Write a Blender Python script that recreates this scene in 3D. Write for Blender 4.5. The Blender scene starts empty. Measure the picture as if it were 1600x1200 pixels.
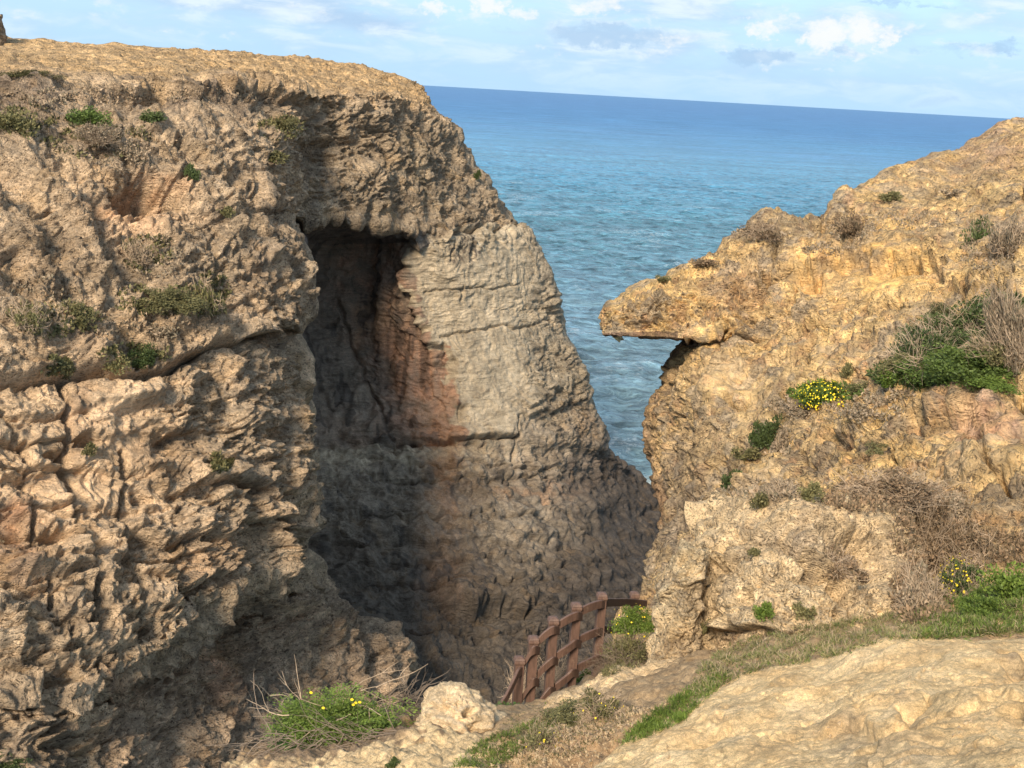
import bpy, math, random
import numpy as np
from mathutils import Vector, Matrix, Euler
rng = np.random.default_rng(7)
random.seed(7)
S = bpy.context.scene
COL = S.collection
f32 = np.float32

# ------------------------------------------------------------------ camera
FPX = 1931.0                       # focal length in pixels of the 1600 px wide photograph
PITCH = math.atan(458.6 / FPX)
ROLL = math.radians(3.245)
CAMZ = 24.0
r0 = np.array([1, 0, 0.]); u0 = np.array([0, math.sin(PITCH), math.cos(PITCH)])
FW = np.array([0, math.cos(PITCH), -math.sin(PITCH)])
RT = r0 * math.cos(ROLL) + u0 * math.sin(ROLL)
UP = -r0 * math.sin(ROLL) + u0 * math.cos(ROLL)
CAM = np.array([0, 0, CAMZ])
cd = bpy.data.cameras.new('camera'); cam = bpy.data.objects.new('camera', cd); COL.objects.link(cam)
cd.sensor_width = 36; cd.lens = 36 * FPX / 1600; cd.clip_start = 0.1; cd.clip_end = 200000
M = Matrix(((RT[0], UP[0], -FW[0], 0), (RT[1], UP[1], -FW[1], 0), (RT[2], UP[2], -FW[2], CAMZ), (0, 0, 0, 1)))
cam.matrix_world = M
S.camera = cam

# ------------------------------------------------------------------ light
SUN_EL, SUN_AZ = 34.0, 198.0       # azimuth clockwise from +Y: behind the camera, to the left
sa, se = math.radians(SUN_AZ), math.radians(SUN_EL)
sun_dir = Vector((math.sin(sa) * math.cos(se), math.cos(sa) * math.cos(se), math.sin(se)))
sl = bpy.data.lights.new('sun', 'SUN'); sl.energy = 4.3; sl.angle = math.radians(15.0); sl.color = (1.0, 0.86, 0.66)
so = bpy.data.objects.new('sun', sl); COL.objects.link(so)
so.rotation_euler = sun_dir.to_track_quat('Z', 'Y').to_euler()
S.view_settings.view_transform = 'Standard'; S.view_settings.look = 'None'
S.view_settings.exposure = 0.62; S.view_settings.gamma = 1; S.view_settings.use_curve_mapping = False

# ------------------------------------------------------------------ node helper
class NT:
    def __init__(s, tree): s.t = tree; s.n = tree.nodes; s.l = tree.links
    def new(s, ty, **kw):
        n = s.n.new(ty)
        for k, v in kw.items():
            setattr(n, k, v)
        return n
    def put(s, sock, v):
        if v is None: return
        if hasattr(v, 'is_linked') or isinstance(v, bpy.types.NodeSocket): s.l.new(v, sock)
        else: sock.default_value = v
    def math(s, op, a, b=None, c=None, clamp=False):
        n = s.new('ShaderNodeMath', operation=op, use_clamp=clamp)
        for i, v in enumerate((a, b, c)): s.put(n.inputs[i], v)
        return n.outputs[0]
    def vmath(s, op, a, b=None):
        n = s.new('ShaderNodeVectorMath', operation=op); s.put(n.inputs[0], a); s.put(n.inputs[1], b)
        return n.outputs['Value'] if op in ('LENGTH', 'DISTANCE', 'DOT_PRODUCT') else n.outputs[0]
    def mix(s, f, a, b, blend='MIX'):
        n = s.new('ShaderNodeMix', data_type='RGBA', blend_type=blend)
        s.put(n.inputs[0], f)
        for i, v in ((6, a), (7, b)):
            if isinstance(v, tuple) and len(v) == 3: v = v + (1,)
            s.put(n.inputs[i], v)
        return n.outputs[2]
    def ramp(s, f, pts, interp='LINEAR'):
        n = s.new('ShaderNodeValToRGB'); s.put(n.inputs[0], f)
        e = n.color_ramp; e.interpolation = interp
        while len(e.elements) < len(pts): e.elements.new(0.5)
        for el, (p, c) in zip(e.elements, pts):
            el.position = p; el.color = (c, c, c, 1) if isinstance(c, (int, float)) else tuple(c) + (1,)
        return n.outputs[0]
    def noise(s, vec, scale, detail=4, rough=.55, dist=0., out=0):
        n = s.new('ShaderNodeTexNoise'); s.put(n.inputs['Vector'], vec)
        n.inputs['Scale'].default_value = scale; n.inputs['Detail'].default_value = detail
        n.inputs['Roughness'].default_value = rough; n.inputs['Distortion'].default_value = dist
        return n.outputs[out]
    def mapping(s, vec, scale=(1, 1, 1), loc=(0, 0, 0)):
        n = s.new('ShaderNodeMapping'); s.put(n.inputs[0], vec)
        n.inputs['Scale'].default_value = scale; n.inputs['Location'].default_value = loc
        return n.outputs[0]
    def smooth(s, v, a, b):
        n = s.new('ShaderNodeMapRange', interpolation_type='SMOOTHSTEP'); s.put(n.inputs[0], v)
        n.inputs[1].default_value = a; n.inputs[2].default_value = b
        return n.outputs[0]

def P(px, py, D):
    """pixel of the photograph and distance along +Y -> point in the place"""
    px = np.asarray(px, float); py = np.asarray(py, float); D = np.asarray(D, float)
    d = FW + ((px - 800) / FPX)[..., None] * RT + ((600 - py) / FPX)[..., None] * UP
    return CAM + d * (D / d[..., 1])[..., None]
def proj(p):
    q = p - CAM; z = q @ FW
    return 800 + FPX * (q @ RT) / z, 600 - FPX * (q @ UP) / z, z
def pix_dir(px, py):
    d = FW + (px - 800) / FPX * RT + (600 - py) / FPX * UP
    return d / np.linalg.norm(d)

# ------------------------------------------------------------------ sky: Nishita with low broken clouds
w = bpy.data.worlds.new('World'); S.world = w; w.use_nodes = True
w.cycles.sampling_method = 'MANUAL'; w.cycles.sample_map_resolution = 512
t = NT(w.node_tree); t.n.clear()
sky = t.new('ShaderNodeTexSky', sky_type='NISHITA', sun_disc=False)
sky.sun_elevation = se; sky.sun_rotation = sa; sky.air_density = 1.0; sky.dust_density = 0.6; sky.ozone_density = 1.6
geo = t.new('ShaderNodeNewGeometry')
dirv = t.vmath('MULTIPLY', geo.outputs['Incoming'], (-1, -1, -1))
dirv = t.vmath('NORMALIZE', dirv)
sep = t.new('ShaderNodeSeparateXYZ'); t.put(sep.inputs[0], dirv)
az = t.math('ARCTAN2', sep.outputs[0], sep.outputs[1])
el = t.math('ARCSINE', sep.outputs[2])
cmb = t.new('ShaderNodeCombineXYZ'); t.put(cmb.inputs[0], az); t.put(cmb.inputs[1], el)
ae = cmb.outputs[0]
skyc = t.mix(1.0, sky.outputs[0], (0.96, 1.0, 1.06), 'MULTIPLY')
# broad veil of bluish grey cloud, stretched along the horizon
v1 = t.noise(t.mapping(ae, (5, 22, 1), (3.1, .4, 0)), 1.0, 6, .55, .3)
v2 = t.noise(t.mapping(ae, (16, 60, 1), (7.7, .9, 0)), 1.0, 5, .6, .4)
veil = t.smooth(t.math('ADD', t.math('MULTIPLY', v1, .65), t.math('MULTIPLY', v2, .35)), .40, .60)
lowfade = t.smooth(el, -0.002, 0.05)
horiz = t.math('SUBTRACT', 1.0, t.smooth(el, 0.0, 0.16))
base = t.mix(t.math('MULTIPLY_ADD', horiz, .40, .55), skyc, (2.6, 4.0, 5.4))
veilc = t.mix(t.smooth(v2, .35, .65), (2.4, 3.4, 4.7), (4.3, 5.0, 5.6))
c1 = t.mix(t.math('MULTIPLY', veil, t.math('MULTIPLY_ADD', lowfade, .78, .20)), base, veilc)
# thin white streaks and puffs between them
p1 = t.noise(t.mapping(ae, (24, 48, 1), (1.3, 5.2, 0)), 1.0, 7, .6, .2)
wn = t.noise(t.mapping(ae, (70, 95, 1)), 1.0, 5, .65, out=1)
aw_ = t.vmath('ADD', ae, t.vmath('MULTIPLY', t.vmath('SUBTRACT', wn, (.5, .5, .5)), (.045, .026, 0)))
puffmask = None
for (x, y, rx, ry, k) in [(1290, 58, 34, 38, 1), (1345, 48, 30, 26, 1), (1388, 62, 22, 24, .9), (1320, 82, 40, 16, .7), (1190, 46, 32, 18, .9), (1225, 35, 26, 22, .6),
                          (1060, 62, 40, 16, .65), (675, 14, 38, 16, 1), (765, 10, 36, 16, .9), (818, 22, 30, 14, .8), (935, 12, 60, 14, .8),
                          (835, 78, 70, 10, .5), (1010, 84, 60, 9, .5), (1230, 105, 80, 9, .45), (470, 16, 90, 8, .45), (300, 50, 120, 8, .35), (150, 20, 60, 10, .3),
                          (980, 40, 50, 8, .4), (1120, 75, 40, 14, .5), (590, 60, 120, 8, .3), (1575, 90, 60, 6, .3), (30, 20, 60, 14, .5)]:
    d = pix_dir(x, y); a0 = math.atan2(d[0], d[1]); e0 = math.asin(d[2])
    q = t.vmath('MULTIPLY', t.vmath('SUBTRACT', aw_, (a0, e0, 0)), (FPX / rx, FPX / ry, 0))
    g = t.math('MULTIPLY', t.math('SUBTRACT', 1.0, t.smooth(t.vmath('LENGTH', q), 0.2, 1.5)), k)
    puffmask = g if puffmask is None else t.math('MAXIMUM', puffmask, g)
p1b = t.noise(t.mapping(ae, (110, 170, 1)), 1.0, 5, .6)
puff = t.smooth(t.math('ADD', t.math('MULTIPLY', puffmask, .46), t.math('ADD', t.math('MULTIPLY', p1, .6), t.math('MULTIPLY', p1b, .45))), .68, 1.0)
gen = t.math('MULTIPLY', t.smooth(p1, .55, .70), t.smooth(el, .012, .07))
puff = t.math('MAXIMUM', puff, t.math('MULTIPLY', gen, .75))
c2 = t.mix(t.math('MULTIPLY', puff, .9), c1, (5.1, 5.2, 5.15))
# darker blue grey cloud bases
dk = None
for (x, y, rx, ry, k) in [(1180, 90, 60, 16, .8), (1480, 75, 60, 14, .6), (1570, 75, 40, 12, .7), (1420, 4, 90, 8, .8), (960, 55, 130, 22, .7), (800, 50, 90, 16, .4), (1320, 84, 30, 10, .6), (220, 35, 120, 12, .3)]:
    d = pix_dir(x, y); a0 = math.atan2(d[0], d[1]); e0 = math.asin(d[2])
    q = t.vmath('MULTIPLY', t.vmath('SUBTRACT', aw_, (a0, e0, 0)), (FPX / rx, FPX / ry, 0))
    g = t.math('MULTIPLY', t.math('SUBTRACT', 1.0, t.smooth(t.vmath('LENGTH', q), 0.3, 1.4)), k)
    dk = g if dk is None else t.math('MAXIMUM', dk, g)
dk = t.math('MULTIPLY', t.smooth(t.math('ADD', t.math('MULTIPLY', dk, .4), t.math('MULTIPLY', v2, .9)), .55, .8), t.math('SUBTRACT', 1.0, puff))
c3 = t.mix(t.math('MULTIPLY', dk, .75), c2, (2.2, 3.3, 4.6))
bg = t.new('ShaderNodeBackground'); t.put(bg.inputs[0], c3); bg.inputs[1].default_value = 0.125
wo = t.new('ShaderNodeOutputWorld'); t.l.new(bg.outputs[0], wo.inputs[0])

# ------------------------------------------------------------------ noise volumes (periodic)
N = 128
def band(lo, hi, beta, seed):
    r = np.random.default_rng(seed)
    F = np.fft.rfftn(r.standard_normal((N, N, N)).astype(f32))
    k = np.fft.fftfreq(N) * N; kz = np.fft.rfftfreq(N) * N
    K = np.sqrt(k[:, None, None] ** 2 + k[None, :, None] ** 2 + kz[None, None, :] ** 2)
    A = np.where((K >= lo) & (K <= hi), np.maximum(K, 1) ** (-beta), 0)
    v = np.fft.irfftn(F * A, s=(N, N, N)).astype(f32)
    return v / v.std()
VF = band(3, 30, 2.1, 1)            # fractal, base wavelength about 1/4 of the period
VC = band(3, 13, 2.2, 5)
VG = band(3, 9, 1.5, 2)             # smooth
def worley(cells, seed):
    r = np.random.default_rng(seed); n = 96; c = n // cells
    pts = r.random((cells, cells, cells, 3)).astype(f32)
    pl = r.normal(0, 1, (cells, cells, cells, 3)).astype(f32); ht = r.normal(0, .45, (cells, cells, cells)).astype(f32)
    g = (np.arange(n, dtype=f32) + .5) / c
    ci = (np.arange(n) // c)
    F1 = np.full((n, n, n), 9, f32); FA = np.zeros((n, n, n), f32)
    for a in (-1, 0, 1):
        ia = (ci + a)
        for b in (-1, 0, 1):
            ib = (ci + b)
            for d in (-1, 0, 1):
                ic = (ci + d); ix = np.ix_(ia % cells, ib % cells, ic % cells)
                q = pts[ix]; e = pl[ix]
                x = g[:, None, None] - q[..., 0] - ia[:, None, None]; y = g[None, :, None] - q[..., 1] - ib[None, :, None]; z = g[None, None, :] - q[..., 2] - ic[None, None, :]
                dd = x * x + y * y + z * z
                m = dd < F1
                F1 = np.where(m, dd, F1); FA = np.where(m, ht[ix] + x * e[..., 0] + y * e[..., 1] + z * e[..., 2], FA)
    return np.sqrt(F1).astype(f32), FA.astype(f32)
W1, WF = worley(12, 3)
def look(vol, p, sc, off=0., an=(1, 1, 1)):
    """p in metres, sc = metres per period"""
    n = vol.shape[0]
    q = (p * (np.array(an, f32) * f32(n / sc)) + f32(off * n + 1000 * n)).astype(np.float64)
    i = np.floor(q); fr = (q - i).astype(f32); i = i.astype(np.int64) % n
    j = (i + 1) % n
    fl = vol.ravel()
    x0, y0, z0 = i[..., 0] * n * n, i[..., 1] * n, i[..., 2]
    x1, y1, z1 = j[..., 0] * n * n, j[..., 1] * n, j[..., 2]
    fx, fy, fz = fr[..., 0], fr[..., 1], fr[..., 2]
    def L(a, b): return fl[a + b + z0] * (1 - fz) + fl[a + b + z1] * fz
    return (L(x0, y0) * (1 - fy) + L(x0, y1) * fy) * (1 - fx) + (L(x1, y0) * (1 - fy) + L(x1, y1) * fy) * fx
def sst(x, a, b):
    u = np.clip((x - a) / (b - a), 0, 1); return u * u * (3 - 2 * u)
def ell(px, py, cx, cy, rx, ry, ang=0):
    c, s = math.cos(math.radians(ang)), math.sin(math.radians(ang))
    dx, dy = px - cx, py - cy
    return np.exp(-(((dx * c + dy * s) / rx) ** 2 + ((-dx * s + dy * c) / ry) ** 2))
def pit_at(px, py, cx, cy, rx, ry, ang=0):   # a hollow with a flat floor and steep rim
    fade = sst(.5 / SP, 1.2, 3.5)
    c, s = math.cos(math.radians(ang)), math.sin(math.radians(ang))
    dx, dy = px - cx, py - cy
    q = np.sqrt(((dx * c + dy * s) / rx) ** 2 + ((-dx * s + dy * c) / ry) ** 2)
    return fade * (1 - sst(q, .45, 1.2))
def linedist(px, py, pts):
    d = np.full(px.shape, 1e9, f32)
    for (ax, ay), (bx, by) in zip(pts[:-1], pts[1:]):
        vx, vy = bx - ax, by - ay
        k = np.clip(((px - ax) * vx + (py - ay) * vy) / (vx * vx + vy * vy + 1e-9), 0, 1)
        d = np.minimum(d, np.hypot(px - ax - k * vx, py - ay - k * vy))
    return d
def hledge(px, py, pts, h, up=25., dn=25., soft=20.):
    h = h * sst(.5 / SP, 1.2, 3.5)
    xs, ys = zip(*pts)
    tt = py - np.interp(px, xs, ys)
    m = sst(px, xs[0] - soft, xs[0] + soft) * (1 - sst(px, xs[-1] - soft, xs[-1] + soft))
    return -m * h * np.tanh(tt / 3.0) * np.exp(-np.abs(tt) / np.where(tt < 0, up, dn))
def crack(px, py, pts, w_, h):
    return -h * np.exp(-(linedist(px, py, pts) / w_) ** 2)

# ------------------------------------------------------------------ sheets of rock built from control sections
ZB = {}                              # coarse depth buffer of everything laid so far, for planting
ZW, ZH = 800, 600
zb_d = np.full((ZH, ZW), 1e9, f32); zb_p = np.zeros((ZH, ZW, 3), f32); zb_n = np.zeros((ZH, ZW, 3), f32)
def smooth2(A, k):
    for ax in (0, 1):
        for _ in range(2):
            kk = min(k, A.shape[ax] // 4) | 1
            if kk < 3: continue
            h = kk // 2
            pad = [(0, 0)] * A.ndim; pad[ax] = (h + 1, h)
            # odd reflection keeps the borders in place
            B = np.pad(A, pad, mode='reflect', reflect_type='odd')
            C = np.cumsum(B, axis=ax, dtype=np.float64)
            n = A.shape[ax]
            sl1 = [slice(None)] * A.ndim; sl0 = [slice(None)] * A.ndim
            sl1[ax] = slice(kk, kk + n); sl0[ax] = slice(0, n)
            A = ((C[tuple(sl1)] - C[tuple(sl0)]) / kk)
    return A
def normals(Q):
    du = np.gradient(Q, axis=1); dv = np.gradient(Q, axis=0)
    n = np.cross(du, dv); n /= np.linalg.norm(n, axis=-1, keepdims=True) + 1e-9
    s = np.sign(np.sum(n * (CAM - Q))) or 1
    return n * s, s
def mesh_grid(name, Q, col, flip, extra=None):
    h, w_ = Q.shape[:2]
    me = bpy.data.meshes.new(name)
    me.vertices.add(h * w_); me.vertices.foreach_set('co', Q.reshape(-1).astype(f32))
    i = np.arange(h * w_).reshape(h, w_)
    a, b, c, d = i[:-1, :-1], i[:-1, 1:], i[1:, 1:], i[1:, :-1]
    q = np.stack([a, b, c, d] if flip < 0 else [a, d, c, b], -1).reshape(-1)
    nf = (h - 1) * (w_ - 1)
    me.loops.add(nf * 4); me.loops.foreach_set('vertex_index', q.astype(np.int32))
    me.polygons.add(nf); me.polygons.foreach_set('loop_start', np.arange(0, nf * 4, 4, dtype=np.int32))
    me.polygons.foreach_set('use_smooth', np.ones(nf, bool))
    me.update(calc_edges=True)
    if col is not None:
        at = me.color_attributes.new('Col', 'FLOAT_COLOR', 'POINT')
        c4 = np.ones((h * w_, 4), f32); c4[:, :3] = col.reshape(-1, 3)
        if extra is not None: c4[:, 3] = extra.reshape(-1)
        at.data.foreach_set('color', c4.reshape(-1))
    return me
def register(Q, n):
    px, py, z = proj(Q.reshape(-1, 3))
    ix = np.floor(px / 2).astype(int); iy = np.floor(py / 2).astype(int)
    ok = (ix >= 0) & (ix < ZW) & (iy >= 0) & (iy < ZH) & (z > 0)
    ix, iy, z = ix[ok], iy[ok], z[ok]; q = Q.reshape(-1, 3)[ok]; nn = n.reshape(-1, 3)[ok]
    o = np.argsort(-z, kind='stable'); ix, iy, z, q, nn = ix[o], iy[o], z[o], q[o], nn[o]
    tmp = np.full((ZH, ZW), 1e9, f32); tmp[iy, ix] = z
    tp = np.zeros((ZH, ZW, 3), f32); tp[iy, ix] = q
    tn = np.zeros((ZH, ZW, 3), f32); tn[iy, ix] = nn
    m = tmp < zb_d
    zb_d[m] = tmp[m]; zb_p[m] = tp[m]; zb_n[m] = tn[m]
def hit(x, y):
    """surface point and normal seen at a pixel of the photograph"""
    x = np.clip((np.asarray(x) / 2).astype(int), 0, ZW - 1); y = np.clip((np.asarray(y) / 2).astype(int), 0, ZH - 1)
    return zb_p[y, x].astype(float), zb_n[y, x].astype(float), zb_d[y, x]
def fill_zb():
    for _ in range(3):
        m = zb_d > 1e8
        for dy, dx in ((0, 1), (0, -1), (1, 0), (-1, 0)):
            s = np.roll(np.roll(zb_d, dy, 0), dx, 1); u = m & (s < 1e8)
            zb_d[u] = s[u]; zb_p[u] = np.roll(np.roll(zb_p, dy, 0), dx, 1)[u]; zb_n[u] = np.roll(np.roll(zb_n, dy, 0), dx, 1)[u]
            m = zb_d > 1e8
def link(name, me, mat, parent=None, loc=None):
    o = bpy.data.objects.new(name, me); COL.objects.link(o)
    if mat is not None:
        if len(me.materials) == 0: me.materials.append(mat)
    if parent is not None: o.parent = parent
    if loc is not None: o.location = loc
    return o
def tag(o, label=None, cat=None, group=None, kind=None):
    if label: o['label'] = label
    if cat: o['category'] = cat
    if group: o['group'] = group
    if kind: o['kind'] = kind
    return o
def sheet(name, rows, step, blur, disp, colour, mat, maxseg=400, center=False, wander=1.0):
    R = np.array(rows, float)                      # rows x cols x (px, py, D)
    W = P(R[..., 0], R[..., 1], R[..., 2])
    def seg(A, B):
        pxl = np.hypot((A - B)[..., 0], (A - B)[..., 1])
        a3 = P(A[..., 0], A[..., 1], A[..., 2]); b3 = P(B[..., 0], B[..., 1], B[..., 2])
        wl = np.linalg.norm(a3 - b3, axis=-1) / (np.minimum(A[..., 2], B[..., 2]) / FPX)
        vis = (A[..., 0] > -60) & (A[..., 0] < 1660) & (A[..., 1] < 1260)
        L = np.where(vis, np.maximum(pxl, np.minimum(.42 * wl, 3.4 * pxl + 50)), pxl * .6)
        return int(min(maxseg, max(5, math.ceil(np.percentile(L, 90) / step))))
    nc = [seg(R[:, i], R[:, i + 1]) for i in range(R.shape[1] - 1)]
    nr = [seg(R[i], R[i + 1]) for i in range(R.shape[0] - 1)]
    def par(ns):
        u = [0.0]
        for i, n in enumerate(ns): u += list(i + (np.arange(n) + 1) / n)
        return np.array(u)
    U, V = par(nc), par(nr)
    A = np.concatenate([W, R[..., :2]], -1)
    def lerp(A, u, ax):
        i = np.minimum(np.floor(u).astype(int), A.shape[ax] - 2); f = u - i
        a = np.take(A, i, ax); b = np.take(A, i + 1, ax)
        sh = [1] * A.ndim; sh[ax] = -1; f = f.reshape(sh)
        return a * (1 - f) + b * f
    G = lerp(lerp(A, U, 1), V, 0)
    G = smooth2(G, int(blur / step) | 1)
    Q = G[..., :3]; px, py, _ = proj(Q.reshape(-1, 3))
    px = px.reshape(Q.shape[:2]).astype(f32); py = py.reshape(Q.shape[:2]).astype(f32)
    n, s = normals(Q)
    global SP
    gu = np.linalg.norm(np.gradient(Q, axis=1), axis=-1); gv = np.linalg.norm(np.gradient(Q, axis=0), axis=-1)
    SP = np.maximum(gu, gv).astype(f32)
    d, tang = disp(Q.astype(f32), px, py, n, V[:, None] + 0 * U[None], U[None] + 0 * V[:, None])
    Q2 = Q + n * d[..., None]
    if tang is not None: Q2 = Q2 + tang
    n2, s2 = normals(Q2)
    c, e = colour(Q2.astype(f32), px, py, n, d, V[:, None] + 0 * U[None], U[None] + 0 * V[:, None])
    register(Q2, n2)
    loc = None
    if center:
        loc = Q2.reshape(-1, 3).mean(0); Q2 = Q2 - loc
    me = mesh_grid(name, Q2, np.clip(c, 0, 1), s2, e)
    return link(name, me, mat, loc=loc)

# ------------------------------------------------------------------ rock relief
def saw(ph):
    fr = ph - np.floor(ph)
    return np.where(fr < .12, fr / .12, (1 - fr) / .88)
SP = None
def aw(wl):                                   # fade a wavelength the mesh cannot carry
    return sst(wl / SP, 1.6, 4.2)
def relief(p, k=1.0, karst=1.0, strata=1.0, smoothw=0.0, big=1.0, flute=0.0):
    """outward displacement in metres. k scales all wavelengths and heights."""
    wv = np.stack([look(VG, p, 9 * k, .1), look(VG, p, 9 * k, .4), look(VG, p, 9 * k, .7)], -1)
    q = p + wv * f32(.16 * k)
    d = big * (.20 * k * look(VC, p, 30 * k, .3) + .13 * k * look(VC, p, 10 * k, .62) * aw(1.2 * k))
    fine = .050 * k * look(VC, q, 3.2 * k, .9) * aw(.4 * k) + .028 * k * look(VC, q, 1.1 * k, .35) * aw(.14 * k)
    pa = look(VG, p, 14 * k, .21)
    pb = look(VG, p, 6 * k, .81)
    # solution pits of three sizes with sharp ridges between them
    def pits(sc, off, an):
        F = look(W1, q, sc, off, an)
        return .6 * (np.minimum(F, .85) - .5) - 1.0 * np.clip(1 - F / .48, 0, 1) ** 1.2 + .1
    ks = karst * np.clip(.70 + .45 * pa, .10, 1.4)
    fc = .5 + .5 * (1 - np.clip(karst, 0, 1.2) * .6)
    qa = p + wv * f32(.10 * k)
    d = d + fc * big * (.17 * k * look(WF, qa, 24 * k, .1, (1, 1, 1.5)) * aw(1.0 * k) + .115 * k * look(WF, qa, 10 * k, .6, (1, 1, 1.7)) * aw(.5 * k) + .065 * k * look(WF, qa, 4.4 * k, .3, (1, 1, 1.7)) * aw(.25 * k))
    d = d + ks * (.10 * k * pits(14 * k, .2, (1, 1, 1.5)) * sst(pb, -.3, 1.2) * aw(.5 * k) + .17 * k * pits(6.4 * k, .5, (1, 1, 1.9)) * aw(.3 * k) + .15 * k * pits(3.1 * k, .8, (1, 1, 1.7)) * aw(.16 * k) * np.clip(.9 - .3 * pb, .3, 1.3)
                  + .075 * k * pits(1.5 * k, .3, (1, 1, 1.3)) * aw(.08 * k))
    d = d + fine * (1 - .6 * smoothw)
    # ledges with cut back undersides
    zz = p[..., 2] + .22 * k * look(VC, p, 14 * k, .55, (1, 1, .5)) + .05 * k * look(VC, p, 3 * k, .15)
    am = np.clip(.5 + .6 * look(VG, p, 9 * k, .77), 0, 1.4)
    d = d + strata * (.13 * k * (saw(zz / (.62 * k)) - .5) * am * aw(.5 * k) + .09 * k * (saw(zz / (.23 * k) + wv[..., 0] * .4) - .5) * np.clip(.6 - .5 * look(VG, p, 7 * k, .12), 0, 1.2) * aw(.2 * k)
                      + .05 * k * look(VC, q, 3.0 * k, .44, (.5, .5, 3.2)) * aw(.2 * k))
    d = d + flute * .30 * k * (look(VC, p, 8 * k, .15, (1.6, 1.6, .22))) * aw(.6 * k)
    return d
def colmix(c, w_, rgb):
    w_ = np.clip(w_, 0, 1)[..., None]
    return c * (1 - w_) + np.array(rgb, f32) * w_

# ------------------------------------------------------------------ materials
def rock_mat(name, sc=1.0, bump=1.0, rough=.92, lich=.5, pits=1.0, lamk=1.0):
    m = bpy.data.materials.new(name); m.use_nodes = True; t = NT(m.node_tree); t.n.clear()
    tc = t.new('ShaderNodeTexCoord').outputs['Object']
    at = t.new('ShaderNodeAttribute', attribute_name='Col')
    ng = t.new('ShaderNodeNewGeometry')
    n1 = t.noise(tc, .55 * sc, 4, .6, .3)
    n2 = t.noise(tc, 3.2 * sc, 5, .68, .5)
    n3 = t.noise(tc, 17 * sc, 5, .75)
    wv = t.noise(tc, 2.6 * sc, 3, .6, out=1)
    wc = t.vmath('ADD', t.mapping(tc, (1, 1, 1.7)), t.vmath('MULTIPLY', t.vmath('SUBTRACT', wv, (.5, .5, .5)), (.8 / sc, .8 / sc, .8 / sc)))
    def vor(scale):
        v = t.new('ShaderNodeTexVoronoi', feature='F1'); t.put(v.inputs['Vector'], wc); v.inputs['Scale'].default_value = scale
        return v.outputs['Distance']
    va = vor(3.3 * sc); vb = vor(7.0 * sc); vc = vor(13.5 * sc)
    # horizontal lamination
    lam = t.noise(t.vmath('ADD', t.mapping(tc, (.8 * sc, .8 * sc, 11 * sc)), t.vmath('MULTIPLY', wv, (.5, .5, 1.6))), 1, 5, .7)
    lam2 = t.noise(t.vmath('ADD', t.mapping(tc, (.25 * sc, .25 * sc, 3.2 * sc), (3, 1, 7)), t.vmath('MULTIPLY', wv, (.5, .5, .8))), 1, 4, .6)
    c = at.outputs['Color']; ew = at.outputs['Alpha']
    v = t.math('ADD', t.math('MULTIPLY', n1, .35), t.math('ADD', t.math('MULTIPLY', n2, .6), t.math('MULTIPLY', n3, .80)))
    c = t.mix(t.math('MULTIPLY_ADD', ew, .6, .4), c, t.mix(1.0, c, t.ramp(v, [(.60, .46), (.80, .92), (.92, 1.26), (1.1, 1.65)]), 'MULTIPLY'))
    c = t.mix(1.0, c, t.ramp(t.math('ADD', t.math('MULTIPLY', lam, .6), t.math('MULTIPLY', lam2, .5)), [(.40, .66), (.54, 1.0), (.72, 1.18)]), 'MULTIPLY')
    # grey lichen crust and ochre fresh patches
    l1 = t.smooth(t.math('ADD', t.noise(tc, 1.1 * sc, 5, .65, .6), t.math('MULTIPLY', n3, .30)), .62, .74)
    c = t.mix(t.math('MULTIPLY', t.math('MULTIPLY', l1, ew), lich), c, (.205, .172, .14))
    l2 = t.smooth(t.noise(t.mapping(tc, (1, 1, 1), (5, 3, 1)), .8 * sc, 5, .6, .8), .54, .70)
    c = t.mix(t.math('MULTIPLY', t.math('MULTIPLY', l2, ew), .25), c, (.64, .37, .14))
    bl_ = t.math('MULTIPLY', t.smooth(t.math('ADD', t.noise(t.mapping(tc, (1, 1, .6), (7, 2, 9)), 1.7 * sc, 6, .7, .5), t.math('MULTIPLY', n3, .3)), .66, .80), t.math('MULTIPLY', ew, .42 * pits))
    c = t.mix(bl_, c, (.13, .10, .078))
    # near-black colour inside the pits
    patch = t.smooth(t.noise(t.mapping(tc, (1, 1, 1), (2, 8, 4)), .7 * sc, 4, .6), .38, .62)
    pk = t.math('MULTIPLY', t.math('SUBTRACT', 1.0, t.smooth(va, .16, .30)), patch)
    pk2 = t.math('MULTIPLY', t.math('SUBTRACT', 1.0, t.smooth(vb, .20, .33)), t.math('MULTIPLY_ADD', patch, -.15, .85))
    pk = t.math('MAXIMUM', pk, pk2)
    pk3 = t.math('MULTIPLY', t.math('SUBTRACT', 1.0, t.smooth(vc, .20, .36)), t.math('MULTIPLY', t.smooth(n2, .42, .56), .75))
    pk = t.math('MAXIMUM', pk, pk3)
    c = t.mix(t.math('MULTIPLY', t.math('MULTIPLY', pk, .80 * pits), ew), c, (.065, .046, .032))
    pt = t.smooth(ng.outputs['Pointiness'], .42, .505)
    c = t.mix(t.math('MULTIPLY', t.math('SUBTRACT', 1.0, pt), .28), c, (.075, .054, .040))  # cavity shade painted in: hollows of the mesh mixed darker
    bs = t.new('ShaderNodeBsdfPrincipled'); t.put(bs.inputs['Base Color'], c); bs.inputs['Roughness'].default_value = rough
    bs.inputs['Specular IOR Level'].default_value = .15
    h = t.math('MULTIPLY', t.math('MULTIPLY', t.math('MINIMUM', va, .55), patch), .22 * pits)
    h = t.math('ADD', h, t.math('MULTIPLY', t.math('MINIMUM', vb, .55), .095 * pits))
    h = t.math('ADD', h, t.math('MULTIPLY', t.math('MINIMUM', vc, .5), .060 * pits))
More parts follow.
